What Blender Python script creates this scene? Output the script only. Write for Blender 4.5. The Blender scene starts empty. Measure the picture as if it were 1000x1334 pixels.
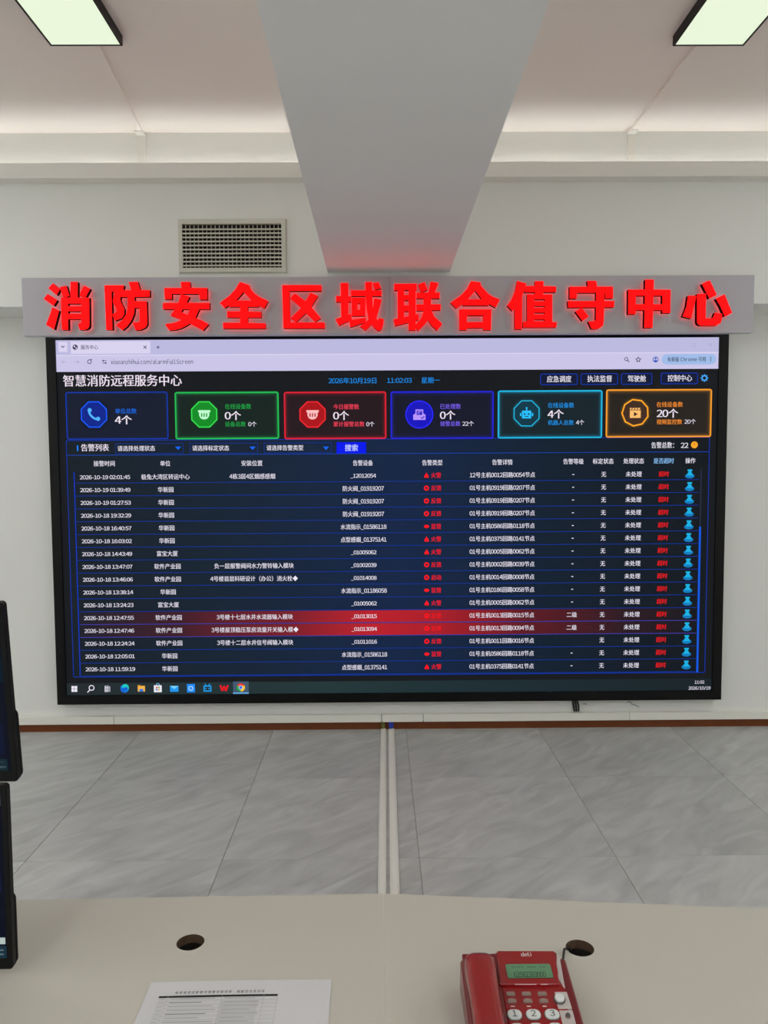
import bpy, bmesh, math, random
from mathutils import Vector, Matrix
random.seed(7)

# ------------------------------------------------------------------ camera
SC = bpy.context.scene
COL = SC.collection
PITCH, YAW, ROLL, FPX = 0.06196, 0.006896, -0.005698, 997.17
CAMZ = 1.6
def cam_axes():
    cp, sp, cy, sy = math.cos(PITCH), math.sin(PITCH), math.cos(YAW), math.sin(YAW)
    f = Vector((sy*cp, cy*cp, -sp)); rt = Vector((cy, -sy, 0)); up = rt.cross(f)
    c, s = math.cos(ROLL), math.sin(ROLL)
    return c*rt + s*up, -s*rt + c*up, f
RT, UP, FW = cam_axes()
cam_d = bpy.data.cameras.new('camera')
cam_d.sensor_fit = 'VERTICAL'; cam_d.sensor_height = 36.0
cam_d.lens = FPX/1334*36.0
cam_d.clip_start = 0.02; cam_d.clip_end = 60
cam = bpy.data.objects.new('camera', cam_d); COL.objects.link(cam)
M = Matrix((RT, UP, -FW)).transposed().to_4x4()
M.translation = Vector((0, 0, CAMZ))
cam.matrix_world = M
SC.camera = cam

# ------------------------------------------------------------------ light and exposure
SC.view_settings.view_transform = 'Standard'
SC.view_settings.look = 'None'
SC.view_settings.gamma = 1.0
SC.view_settings.use_curve_mapping = False
SC.view_settings.exposure = 0.0
world = bpy.data.worlds.new('daylight'); SC.world = world
world.use_nodes = True
bg = world.node_tree.nodes['Background']
bg.inputs[0].default_value = (0.93, 1.0, 0.97, 1)
bg.inputs[1].default_value = 0.4           # what little daylight reaches the room's outside
LAMP_COLOR = (0.75, 0.86, 0.645); LAMP_POWER = 1.0       # the panel lamps beside the beam before the screen, dimmed
FILL_COLOR = (0.96, 1.0, 1.06); FILL_POWER = 14.6        # unseen ceiling panels, added and set bright to light the room
SC.cycles.diffuse_bounces = 8; SC.cycles.max_bounces = 12
COVE_COLOR = (0.98, 1.0, 1.1); COVE_POWER = 7.2        # LED strip behind the cove lip

# ------------------------------------------------------------------ measuring: view rays cut with the planes of the room
def ray(px, py):
    return RT*((px-500)/FPX) + UP*((667-py)/FPX) + FW
O = Vector((0, 0, CAMZ))
def on_y(px, py, y):
    d = ray(px, py); return O + d*(y/d.y)
def on_z(px, py, z):
    d = ray(px, py); return O + d*((z-CAMZ)/d.z)

# ------------------------------------------------------------------ materials
def lin(c):
    c = c/255.0
    return c/12.92 if c <= 0.04045 else ((c+0.055)/1.055)**2.4
def L(rgb, k=1.0): return (lin(rgb[0])*k, lin(rgb[1])*k, lin(rgb[2])*k, 1)
MATS = {}
def mat(name, rgb, rough=0.6, emit=None, power=1.0, metal=0.0, noise=0.0, nscale=6.0, bump=0.0, bscale=60.0, coat=0.0, spec=0.5):
    if name in MATS: return MATS[name]
    m = bpy.data.materials.new(name); m.use_nodes = True
    nt = m.node_tree; b = nt.nodes['Principled BSDF']
    b.inputs['Base Color'].default_value = L(rgb)
    b.inputs['Roughness'].default_value = rough
    b.inputs['Metallic'].default_value = metal
    b.inputs['Specular IOR Level'].default_value = spec
    if coat: b.inputs['Coat Weight'].default_value = coat; b.inputs['Coat Roughness'].default_value = 0.04
    if emit is not None:
        b.inputs['Emission Color'].default_value = L(emit); b.inputs['Emission Strength'].default_value = power
    if noise or bump:
        tc = nt.nodes.new('ShaderNodeTexCoord')
    if noise:
        n = nt.nodes.new('ShaderNodeTexNoise'); n.inputs['Scale'].default_value = nscale; n.inputs['Detail'].default_value = 4
        nt.links.new(tc.outputs['Object'], n.inputs['Vector'])
        r = nt.nodes.new('ShaderNodeMapRange'); r.inputs[3].default_value = 1-noise; r.inputs[4].default_value = 1+noise
        nt.links.new(n.outputs['Fac'], r.inputs[0])
        mx = nt.nodes.new('ShaderNodeVectorMath'); mx.operation = 'MULTIPLY'
        mx.inputs[0].default_value = L(rgb)[:3]
        nt.links.new(r.outputs[0], mx.inputs[1]); nt.links.new(mx.outputs[0], b.inputs['Base Color'])
    if bump:
        n2 = nt.nodes.new('ShaderNodeTexNoise'); n2.inputs['Scale'].default_value = bscale; n2.inputs['Detail'].default_value = 3
        nt.links.new(tc.outputs['Object'], n2.inputs['Vector'])
        bp = nt.nodes.new('ShaderNodeBump'); bp.inputs['Strength'].default_value = bump; bp.inputs['Distance'].default_value = 0.004
        nt.links.new(n2.outputs['Fac'], bp.inputs['Height']); nt.links.new(bp.outputs[0], b.inputs['Normal'])
    MATS[name] = m
    return m
def ui(rgb, k=1.0):
    """a patch of the picture a screen gives off"""
    return mat('picture_%d_%d_%d_%d' % (*rgb, int(k*100)), (4, 4, 5), 0.7, emit=rgb, power=k, spec=0.15)

wall_m = mat('wall_paint', (238, 238, 233), 0.75, noise=0.015, nscale=1.5, bump=0.08, bscale=120)
ceil_m = mat('ceiling_paint', (250, 242, 235), 0.8, noise=0.02, nscale=1.2, bump=0.06, bscale=100)
beam_m = mat('beam_paint', (244, 244, 243), 0.75, noise=0.012, nscale=1.5)
lip_m = mat('cove_paint', (238, 236, 229), 0.7, noise=0.01)
brown_m = mat('brown_wood_skirting', (116, 66, 40), 0.7, noise=0.18, nscale=14, spec=0.12)
pvc_m = mat('white_pvc', (240, 238, 228), 0.45, noise=0.015, nscale=8)
black_m = mat('black_plastic', (8, 8, 9), 0.45, noise=0.1, nscale=30, spec=0.22)
vane_m = mat('grille_vane_shaded', (176, 168, 150), 0.6, noise=0.03)  # darker than the slats: shade on the rear layer put into the colour
blackgl_m = mat('black_glossy_bezel', (5, 5, 6), 0.2, noise=0.05, spec=0.25)
dark_m = mat('vent_shade', (30, 27, 22), 0.9, noise=0.1)  # dark colour standing in for the shade inside the air vent
grille_m = mat('grille_metal', (214, 212, 198), 0.5, noise=0.01)
board_m = mat('sign_board_grey', (186, 182, 188), 0.42, noise=0.012, nscale=3)
red_face = mat('sign_letter_red', (120, 2, 4), 0.5, emit=(255, 3, 5), power=1.5, noise=0.02, spec=0.12)
red_side = mat('sign_letter_return', (26, 0, 2), 0.6, noise=0.05, spec=0.06)
red_back = mat('sign_letter_back_light', (200, 30, 40), 0.5, emit=(255, 92, 96), power=2.1, noise=0.01)
desk_m = mat('desk_laminate', (196, 192, 179), 0.42, noise=0.012, nscale=3, bump=0.02, bscale=250)
board_brown = mat('raw_chipboard', (84, 62, 42), 0.85, noise=0.25, nscale=60)
phone_red = mat('phone_red_plastic', (142, 4, 12), 0.24, noise=0.04, coat=0.6)
phone_dark = mat('phone_dark_red_plastic', (112, 5, 20), 0.28, noise=0.04, coat=0.3)
silver_m = mat('phone_silver_trim', (205, 196, 192), 0.3, metal=0.35, noise=0.03)
key_m = mat('phone_key_white', (216, 218, 214), 0.25, noise=0.02)
smallkey_m = mat('phone_small_key', (150, 128, 118), 0.35, metal=0.3, noise=0.04)
ring_m = mat('phone_chrome_ring', (120, 116, 112), 0.25, metal=0.8, noise=0.03)
lcd_m = mat('phone_lcd', (96, 140, 104), 0.3, noise=0.03)
ink_m = mat('black_ink', (22, 24, 24), 0.7, noise=0.05)
greyink_m = mat('grey_ink', (142, 142, 142), 0.8, noise=0.05)
paleink_m = mat('pale_ink', (178, 177, 175), 0.8, noise=0.04)
cellink_m = mat('shaded_cell_ink', (198, 196, 195), 0.8, noise=0.04)
whiteink_m = mat('white_ink', (228, 210, 208), 0.6, noise=0.03)
paper_m = mat('paper_white', (208, 206, 206), 0.75, noise=0.012, nscale=8)
cable_black = mat('black_cable', (16, 16, 18), 0.5, noise=0.1)
cable_blue = mat('blue_cable', (30, 66, 176), 0.5, noise=0.08)
cable_green = mat('green_yellow_cable', (104, 108, 42), 0.5, noise=0.2, nscale=40)
lamp_m = mat('lamp_diffuser', (116, 120, 112), 0.6, noise=0.005)
_b = lamp_m.node_tree.nodes['Principled BSDF']
_b.inputs['Emission Color'].default_value = (*LAMP_COLOR, 1); _b.inputs['Emission Strength'].default_value = LAMP_POWER
added_lamp_m = mat('added_lamp_diffuser', (230, 235, 225), 0.6, noise=0.005)
_b = added_lamp_m.node_tree.nodes['Principled BSDF']
_b.inputs['Emission Color'].default_value = (*FILL_COLOR, 1); _b.inputs['Emission Strength'].default_value = FILL_POWER
added_right_lamp_m = mat('added_right_lamp_diffuser', (230, 235, 225), 0.6, noise=0.005)
_b = added_right_lamp_m.node_tree.nodes['Principled BSDF']
_b.inputs['Emission Color'].default_value = (*FILL_COLOR, 1); _b.inputs['Emission Strength'].default_value = FILL_POWER*0.74   # added right-hand panels set weaker so that side of the room falls darker
led_m = mat('led_strip_light', (240, 240, 230), 0.6, noise=0.005)
_b = led_m.node_tree.nodes['Principled BSDF']
_b.inputs['Emission Color'].default_value = (*COVE_COLOR, 1); _b.inputs['Emission Strength'].default_value = COVE_POWER
scuff_m = mat('scuff_grey', (96, 98, 100), 0.8, noise=0.2)

def floor_material():
    m = bpy.data.materials.new('grey_stone_tile'); m.use_nodes = True
    nt = m.node_tree; N = nt.nodes; b = N['Principled BSDF']
    tc = N.new('ShaderNodeTexCoord'); oi = N.new('ShaderNodeObjectInfo')
    mr = N.new('ShaderNodeMapping'); mr.inputs['Rotation'].default_value = (0, 0, math.radians(-42))
    mp = N.new('ShaderNodeMapping'); mp.inputs['Scale'].default_value = (1.2, 4.4, 1)
    add = N.new('ShaderNodeVectorMath'); add.operation = 'ADD'
    sc = N.new('ShaderNodeVectorMath'); sc.operation = 'SCALE'; sc.inputs[0].default_value = (17, 9, 5)
    nt.links.new(oi.outputs['Random'], sc.inputs['Scale'])
    nt.links.new(tc.outputs['Object'], add.inputs[0]); nt.links.new(sc.outputs[0], add.inputs[1])
    nt.links.new(add.outputs[0], mr.inputs['Vector']); nt.links.new(mr.outputs[0], mp.inputs['Vector'])
    n1 = N.new('ShaderNodeTexNoise'); n1.inputs['Scale'].default_value = 2.6; n1.inputs['Detail'].default_value = 7; n1.inputs['Distortion'].default_value = 1.1
    nt.links.new(mp.outputs[0], n1.inputs['Vector'])
    n2 = N.new('ShaderNodeTexNoise'); n2.inputs['Scale'].default_value = 1.3; n2.inputs['Detail'].default_value = 3
    nt.links.new(add.outputs[0], n2.inputs['Vector'])
    mixn = N.new('ShaderNodeMath'); mixn.operation = 'MULTIPLY_ADD'; mixn.inputs[1].default_value = 0.6
    nt.links.new(n1.outputs['Fac'], mixn.inputs[0])
    m2 = N.new('ShaderNodeMath'); m2.operation = 'MULTIPLY'; m2.inputs[1].default_value = 0.4
    nt.links.new(n2.outputs['Fac'], m2.inputs[0]); nt.links.new(m2.outputs[0], mixn.inputs[2])
    cr = N.new('ShaderNodeValToRGB')
    cr.color_ramp.elements[0].position = 0.33; cr.color_ramp.elements[0].color = L((172, 173, 170))
    cr.color_ramp.elements[1].position = 0.68; cr.color_ramp.elements[1].color = L((210, 211, 207))
    nt.links.new(mixn.outputs[0], cr.inputs[0]); nt.links.new(cr.outputs[0], b.inputs['Base Color'])
    b.inputs['Roughness'].default_value = 0.42; b.inputs['Specular IOR Level'].default_value = 0.4
    return m
floor_m = floor_material()
grout_m = mat('tile_grout', (172, 172, 169), 0.9, noise=0.05)

# ------------------------------------------------------------------ mesh building
class MB:
    def __init__(self): self.v = []; self.f = []; self.m = []; self.mats = []; self.smooth = []
    def mi(self, m):
        if m not in self.mats: self.mats.append(m)
        return self.mats.index(m)
    def face(self, pts, m, smooth=False):
        i = len(self.v); self.v += [tuple(p) for p in pts]; self.f.append(tuple(range(i, i+len(pts)))); self.m.append(self.mi(m)); self.smooth.append(smooth)
    def mesh(self, verts, faces, m, smooth=False):
        i = len(self.v); self.v += [tuple(p) for p in verts]
        k = self.mi(m)
        for f in faces: self.f.append(tuple(i+j for j in f)); self.m.append(k); self.smooth.append(smooth)
    def box(self, x0, x1, y0, y1, z0, z1, m, T=None, ch=0.0):
        if ch > 0: return self.cbox(x0, x1, y0, y1, z0, z1, m, ch, T)
        V = [Vector(p) for p in ((x0,y0,z0),(x1,y0,z0),(x1,y1,z0),(x0,y1,z0),(x0,y0,z1),(x1,y0,z1),(x1,y1,z1),(x0,y1,z1))]
        if T: V = [T(p) for p in V]
        self.mesh(V, ((3,2,1,0),(4,5,6,7),(0,1,5,4),(1,2,6,5),(2,3,7,6),(3,0,4,7)), m)
    def cbox(self, x0, x1, y0, y1, z0, z1, m, ch, T=None):
        bm = bmesh.new()
        V = [bm.verts.new(p) for p in ((x0,y0,z0),(x1,y0,z0),(x1,y1,z0),(x0,y1,z0),(x0,y0,z1),(x1,y0,z1),(x1,y1,z1),(x0,y1,z1))]
        for f in ((3,2,1,0),(4,5,6,7),(0,1,5,4),(1,2,6,5),(2,3,7,6),(3,0,4,7)): bm.faces.new([V[i] for i in f])
        bmesh.ops.bevel(bm, geom=bm.edges[:], offset=ch, segments=2, profile=0.7, affect='EDGES')
        self.take(bm, m, T)
    def take(self, bm, m, T=None, smooth=False):
        bm.verts.index_update()
        self.mesh([T(v.co) if T else v.co.copy() for v in bm.verts], [[v.index for v in f.verts] for f in bm.faces], m, smooth)
        bm.free()
    def prism(self, pts, y0, y1, m, mside=None, mback=None):
        """polygon in x,z given from y0 (front, towards the camera) back to y1"""
        a = sum(pts[i][0]*pts[(i+1) % len(pts)][1]-pts[(i+1) % len(pts)][0]*pts[i][1] for i in range(len(pts)))
        if a < 0: pts = pts[::-1]
        n = len(pts)
        self.face([(p[0], y0, p[1]) for p in pts], m)
        self.face([(p[0], y1, p[1]) for p in pts[::-1]], mback or mside or m)
        for i in range(n):
            p, q = pts[i], pts[(i+1) % n]
            self.face([(p[0],y0,p[1]), (p[0],y1,p[1]), (q[0],y1,q[1]), (q[0],y0,q[1])], mside or m)
    def slab(self, pts, z0, z1, m):
        a = sum(pts[i][0]*pts[(i+1) % len(pts)][1]-pts[(i+1) % len(pts)][0]*pts[i][1] for i in range(len(pts)))
        if a < 0: pts = pts[::-1]
        n = len(pts)
        self.face([(p[0],p[1],z1) for p in pts], m); self.face([(p[0],p[1],z0) for p in pts[::-1]], m)
        for i in range(n):
            p, q = pts[i], pts[(i+1) % n]
            self.face([(p[0],p[1],z0),(q[0],q[1],z0),(q[0],q[1],z1),(p[0],p[1],z1)], m)
    def rprism(self, u0, u1, v0, v1, w0, w1, r, m, T, ch=0.0, seg=5, mtop=None):
        """rounded rectangle in u,v rising from w0 to w1, chamfered on top"""
        def loop(ins, w):
            out = []; a0, a1, b0, b1 = u0+ins, u1-ins, v0+ins, v1-ins; rr = max(r-ins, 1e-5)
            for cx, cy, s in ((a1-rr, b1-rr, 0), (a0+rr, b1-rr, 90), (a0+rr, b0+rr, 180), (a1-rr, b0+rr, 270)):
                for k in range(seg+1):
                    t = math.radians(s+90*k/seg); out.append(T(Vector((cx+rr*math.cos(t), cy+rr*math.sin(t), w))))
            return out
        loops = [loop(0, w0), loop(0, w1-ch)] + ([loop(ch*0.3, w1-ch*0.3), loop(ch, w1)] if ch else [])
        n = len(loops[0]); V = [p for l in loops for p in l]; F = []
        for a in range(len(loops)-1):
            for i in range(n): F.append((a*n+i, a*n+(i+1) % n, (a+1)*n+(i+1) % n, (a+1)*n+i))
        F.append(tuple(range(n))[::-1])
        self.mesh(V, F, m)
        self.face(loops[-1], mtop or m)
    def tube(self, pts, r, m, seg=8):
        pts = [Vector(p) for p in pts]; rings = []
        for i, p in enumerate(pts):
            d = (pts[min(i+1, len(pts)-1)]-pts[max(i-1, 0)]).normalized()
            a = d.orthogonal().normalized() if i == 0 else (a - d*a.dot(d)).normalized()
            b = d.cross(a)
            rings.append([p+(a*math.cos(2*math.pi*k/seg)+b*math.sin(2*math.pi*k/seg))*r for k in range(seg)])
        V = [q for l in rings for q in l]; F = []
        for i in range(len(pts)-1):
            for k in range(seg): F.append((i*seg+k, i*seg+(k+1) % seg, (i+1)*seg+(k+1) % seg, (i+1)*seg+k))
        F.append(tuple(range(seg))[::-1]); F.append(tuple(range((len(pts)-1)*seg, len(pts)*seg)))
        self.mesh(V, F, m, True)
    def build(self, name, parent=None, base=(0, 0, 0)):
        me = bpy.data.meshes.new(name); b = Vector(base)
        if parent is not None: b = world_loc(parent)
        me.from_pydata([tuple(Vector(p)-b) for p in self.v], [], self.f)
        for m in self.mats: me.materials.append(m)
        me.polygons.foreach_set('material_index', self.m)
        me.polygons.foreach_set('use_smooth', self.smooth)
        me.update()
        o = bpy.data.objects.new(name, me); COL.objects.link(o)
        if parent is not None: o.parent = parent
        else: o.location = b
        return o
def world_loc(o):
    p = Vector((0, 0, 0))
    while o is not None: p += o.location; o = o.parent
    return p
def tag(o, label, cat, group=None):
    o['label'] = label; o['category'] = cat
    if group: o['group'] = group
    return o
def thing(name, label, cat, loc, group=None):
    o = bpy.data.objects.new(name, None); COL.objects.link(o); o.location = loc; o.empty_display_size = 0.05
    return tag(o, label, cat, group)
def struct(name, mb, label=None, base=(0, 0, 0)):
    o = mb.build(name, None, base); o['kind'] = 'structure'
    if label: o['label'] = label
    return o

# queued lettering: every string becomes flat mesh lettering of its part, all evaluated in one go
QUEUE, GLYPH = [], {}
KEEP = '*#'                                     # taken as they are; other Latin characters use their full-width forms
def glyph_source(ch): return chr(ord(ch)+0xFEE0) if '!' <= ch <= '~' and ch not in KEEP else ch
def bars(*rs): return ([p for (a, c, b, d) in rs for p in ((a, c), (b, c), (b, d), (a, d))], [(4*i, 4*i+1, 4*i+2, 4*i+3) for i in range(len(rs))])
GLYPH.update({':': bars((0, 0.02, 0.1, 0.12), (0, 0.42, 0.1, 0.52)), '.': bars((0, 0, 0.11, 0.11)), '-': bars((0, 0.24, 0.3, 0.32)), '_': bars((0, -0.12, 0.5, -0.055)),
    '/': ([(0, -0.06), (0.08, -0.06), (0.36, 0.76), (0.28, 0.76)], [(0, 1, 2, 3)])})
def load_glyphs(chars):
    tmp = []
    for ch in chars:
        cu = bpy.data.curves.new('lettering', 'FONT'); cu.body = glyph_source(ch); cu.size = 1.0; cu.resolution_u = 3
        o = bpy.data.objects.new('lettering', cu); COL.objects.link(o); tmp.append((ch, o))
    bpy.context.view_layer.update()
    dg = bpy.context.evaluated_depsgraph_get()
    for ch, o in tmp:
        ev = o.evaluated_get(dg); me = ev.to_mesh()
        GLYPH[ch] = ([(v.co.x, v.co.y) for v in me.vertices], [tuple(p.vertices) for p in me.polygons])
        ev.to_mesh_clear()
    for ch, o in tmp:
        cu = o.data; bpy.data.objects.remove(o); bpy.data.curves.remove(cu)
EM = 1.0
def layout(s):
    """glyphs of a string as (dx, verts, faces) in em, and the width of the line"""
    x = 0.0; out = []
    for ch in s:
        if ch == ' ': x += 0.26*EM; continue
        v, f = GLYPH[ch]
        if not v: x += 0.5*EM; continue
        lo, hi = min(p[0] for p in v), max(p[0] for p in v)
        if ord(ch) > 127: out.append((x, v, f)); x += EM
        elif ch.isdigit():
            adv = 0.56*EM; out.append((x+(adv-(hi-lo))/2-lo, v, f)); x += adv
        else:
            k = 0.07*EM if ch not in '_-' else 0.02*EM
            if ch == '-' : k = 0.06*EM
            out.append((x+k-lo, v, f)); x += hi-lo+2*k
    return out, x
def flush_text():
    load_glyphs(sorted({ch for q in QUEUE for ch in q[1] if ch != ' ' and ch not in GLYPH}))
    global EM
    if '中' in GLYPH:
        v = GLYPH['国'][0] if '国' in GLYPH else GLYPH['中'][0]; EM = 1.0
    for mb, s, place, m, bold in QUEUE:
        gl, W = layout(s)
        for k, off in enumerate((0.0,) if bold <= 0 else (-bold, bold)):
            for dx, v, f in gl:
                mb.mesh([place((p[0]+dx+off)/W, p[1]/EM, k) for p in v], f, m)
    QUEUE.clear()

# ------------------------------------------------------------------ the room
D = on_z(500, 949, 0).y            # wall behind the screen
YB, YL, CEIL = 4.25, 4.17, 3.39    # bulkhead face, cove lip, ceiling height
HB, ZBULK = 2.645, 2.47            # beam underside, bulkhead underside
XL, XR, YREAR = -4.3, 4.4, -4.6
BX0, BX1 = on_z(428, 360, HB).x, on_z(583, 360, HB).x
BX0 = (BX0 + on_z(333, 0, HB).x)/2; BX1 = (BX1 + on_z(717, 0, HB).x)/2

b = MB(); b.box(XL, XR, YREAR, D+0.1, -0.13, -0.0034, grout_m); floor = struct('floor', b, 'grey stone tiled floor with fine dark joints')
TS = 0.8
tx0 = on_z(546, 1118, 0).x; ty0 = on_z(500, 1118, 0).y
def tile_mesh(w, d):
    t = MB(); t.rprism(-w/2+0.0011, w/2-0.0011, -d/2+0.0011, d/2-0.0011, -0.0033, 0, 0.002, floor_m, lambda p: p, ch=0.0012, seg=1)
    me = t.build('floor_tile'); m_ = me.data; bpy.data.objects.remove(me); return m_
tiles = {}
ix = math.floor((XL-tx0)/TS)
while tx0+ix*TS < XR-0.01:
    x0, x1 = max(XL, tx0+ix*TS), min(XR, tx0+(ix+1)*TS)
    iy = math.floor((YREAR-ty0)/TS)
    while ty0+iy*TS < D-0.01:
        y0, y1 = max(YREAR, ty0+iy*TS), min(D, ty0+(iy+1)*TS)
        if x1-x0 > 0.02 and y1-y0 > 0.02:
            k = (round(x1-x0, 3), round(y1-y0, 3))
            if k not in tiles: tiles[k] = tile_mesh(*k)
            o = bpy.data.objects.new('floor_tile', tiles[k]); COL.objects.link(o)
            o.parent = floor; o.location = ((x0+x1)/2, (y0+y1)/2, 0)
        iy += 1
    ix += 1

b = MB(); b.box(XL, XR, D, D+0.1, 0, CEIL, wall_m); wall_front = struct('wall_front', b, 'pale grey painted wall behind the screen')
b = MB(); b.box(XL-0.1, XL, YREAR, D+0.1, 0, CEIL, wall_m); struct('wall_left', b, 'pale grey side wall left of the room')
b = MB(); b.box(XR, XR+0.1, YREAR, D+0.1, 0, CEIL, wall_m); struct('wall_right', b, 'pale grey side wall right of the room')
b = MB(); b.box(XL-0.1, XR+0.1, YREAR-0.1, YREAR, 0, CEIL, wall_m); struct('wall_rear', b, 'pale grey wall at the rear of the room')
b = MB(); b.box(XL-0.1, XR+0.1, YREAR, D+0.1, CEIL, CEIL+0.1, ceil_m); struct('ceiling', b, 'off white painted ceiling')
b = MB(); b.box(XL, XR, YB, D, ZBULK, CEIL, wall_m); struct('trim_1', b, 'painted bulkhead above the screen')
b = MB(); b.box(BX0, BX1, YREAR, YB, HB, CEIL, beam_m); struct('ceiling_beam', b, 'wide grey ceiling beam running towards the sign')
ZL0, ZL1 = on_y(500, 238, YB).z, on_y(500, 211, YL).z
for n, (x0, x1, side) in enumerate(((XL, BX0, 'left'), (BX1, XR, 'right'))):
    b = MB(); b.box(x0, x1, YL, YL+0.012, ZL0, ZL1, lip_m); b.box(x0, x1, YL+0.012, YB, ZL0, ZL0+0.014, lip_m)
    struct('trim_%d' % (n+2), b, 'cove lip along the bulkhead %s of the beam' % side)
    b = MB(); b.box(x0+0.02, x1-0.02, YB-0.010, YB-0.002, ZL1-0.050, ZL1-0.042, led_m)
    tag(b.build('led_strip', None, ((x0+x1)/2, YB-0.013, ZL0+0.014)), 'glowing LED strip hidden in the ceiling cove %s of the beam' % side, 'light strip', 'cove light strips')

# baseboard: brown strip; white trunking lies over it
SK = on_y(500, 939.5, D-0.01).z
b = MB(); b.box(XL, XR, D-0.012, D, 0, SK, brown_m); struct('baseboard_front', b, 'brown skirting strip at the foot of the wall')
for z0, z1 in ((0, 0.09),):
    b = MB(); b.box(XL, XL+0.012, YREAR, D-0.012, z0, z1, brown_m); struct('baseboard_left', b, 'brown skirting strip of the left wall')
    b = MB(); b.box(XR-0.012, XR, YREAR, D-0.012, z0, z1, brown_m); struct('baseboard_right', b, 'brown skirting strip of the right wall')
TZ = on_y(500, 931, D-0.03).z
t = thing('cable_trunking', 'long white plastic cable trunking along the wall foot below the screen', 'trunking', (0, D, SK))
cuts = [XL+0.02, -1.6, on_y(497, 935, D-0.03).x, on_y(551, 935, D-0.03).x, on_y(820, 935, D-0.03).x, 3.4, XR-0.02]
for i in range(len(cuts)-1):
    b = MB(); b.cbox(cuts[i]+0.0018, cuts[i+1]-0.0018, D-0.03, D-0.0005, SK+0.0003, TZ, pvc_m, 0.003); b.build('trunking_segment', t)
for (a, c) in (((817, 914), (823, 916)), ((822, 917), (832, 921)), ((759, 917), (764, 918))):
    p, q = on_y(*a, D-0.0006), on_y(*c, D-0.0006)
    b = MB(); b.tube([p, (p+q)/2+Vector((0, 0, 0.003)), q], 0.0022, scuff_m, 6); b.build('scuff_mark', wall_front)

# ------------------------------------------------------------------ ceiling lamps
LZ = CEIL-0.04
def lamp(x0, x1, y0, y1, label, glow=lamp_m):
    t = thing('ceiling_lamp', label, 'lamp', ((x0+x1)/2, (y0+y1)/2, CEIL), 'ceiling panel lamps')
    b = MB(); fw = 0.008
    b.box(x0, x0+fw, y0, y1, LZ, CEIL, black_m); b.box(x1-fw, x1, y0, y1, LZ, CEIL, black_m)
    b.box(x0+fw, x1-fw, y0, y0+fw, LZ, CEIL, black_m); b.box(x0+fw, x1-fw, y1-fw, y1, LZ, CEIL, black_m)
    b.box(x0+fw, x1-fw, y0+fw, y1-fw, LZ+0.012, CEIL, black_m)
    b.build('housing', t)
    b = MB(); b.box(x0+fw, x1-fw, y0+fw, y1-fw, LZ+0.002, LZ+0.012, glow); b.build('diffuser', t)
    return t
la, lb = on_z(65, 59, LZ), on_z(160.5, 61, LZ); ly = (la.y+lb.y)/2
ra, rb = on_z(875.5, 60.5, LZ), on_z(968.5, 59.5, LZ); ry = (ra.y+rb.y)/2
lamp(la.x, lb.x, ly-1.2, ly, 'black framed ceiling panel lamp at the top left, left of the beam')
lamp(ra.x, rb.x, ry-1.2, ry, 'black framed ceiling panel lamp at the top right, right of the beam')
for cx in (-2.95, (la.x+lb.x)/2, (ra.x+rb.x)/2, 3.1):  # further panels out of view, added for the light they give
    for k, cy in enumerate((ly-0.6, ly-2.6, ly-4.6, ly-6.6)):
        if k == 0 and abs(cx) < 2: continue
        row = ('nearest the bulkhead', 'over the desk', 'behind the desk', 'farthest from the screen')[k]
        colm = 'by the left wall' if cx < -2 else 'left of the beam' if cx < 0 else 'right of the beam' if cx < 2 else 'by the right wall'
        lamp(cx-0.15, cx+0.15, cy-0.6, cy+0.6, 'added black framed ceiling panel lamp out of view, %s, %s' % (row, colm), lamp_m if k < 2 and abs(cx) < 2 else added_right_lamp_m if cx > 2 else added_lamp_m)

def ceiling_duct(pa, pb, label):
    p, q = on_z(*pa, CEIL-0.012), on_z(*pb, CEIL-0.012)
    q = Vector((q.x, YB-0.0005, CEIL)); p = Vector((p.x, min(p.y, ly+0.001), CEIL)); p.y = max(p.y, ly+0.0015)
    t = thing('ceiling_duct', label, 'cable duct', q, 'cable ducts between lamp and cove')
    w = 0.013
    b = MB(); b.slab([(p.x-w, p.y), (p.x+w, p.y), (q.x+w, q.y), (q.x-w, q.y)], CEIL-0.014, CEIL-0.0004, ceil_m); b.build('duct_run', t)
    b = MB(); b.box(q.x-0.022, q.x+0.022, YB-0.06, YB-0.001, CEIL-0.018, CEIL-0.0142, lip_m); b.build('elbow', t)
    b = MB(); b.cbox(q.x-0.02, q.x+0.02, YB-0.012, YB-0.0005, ZL1-0.03, CEIL-0.0182, lip_m, 0.002); b.build('duct_drop', t)
ceiling_duct((128, 62), (190, 184), 'thin white cable duct on the ceiling running from the left lamp')
ceiling_duct((908, 62), (814, 184), 'thin white cable duct on the ceiling running from the right lamp')

# ------------------------------------------------------------------ air grille on the bulkhead
g0, g1 = on_y(233.5, 287.5, YB), on_y(373, 355, YB)
gx0, gx1, gz1, gz0 = g0.x, g1.x, g0.z, g1.z
t = thing('air_grille', 'white rectangular air vent grille in the bulkhead above the sign', 'vent', ((gx0+gx1)/2, YB, gz0))
fx0, fx1 = on_y(238.5, 320, YB).x, on_y(367, 320, YB).x; fz1, fz0 = on_y(300, 293, YB).z, on_y(300, 350, YB).z
b = MB(); yf = YB-0.02
b.prism([(gx0, gz0), (gx1, gz0), (fx1, fz0), (fx0, fz0)], yf, YB-0.0005, grille_m)
b.prism([(gx0, gz1), (gx1, gz1), (fx1, fz1), (fx0, fz1)], yf, YB-0.0005, grille_m)
b.prism([(gx0, gz0), (gx0, gz1), (fx0, fz1), (fx0, fz0)], yf, YB-0.0005, grille_m)
b.prism([(gx1, gz0), (gx1, gz1), (fx1, fz1), (fx1, fz0)], yf, YB-0.0005, grille_m)
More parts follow.
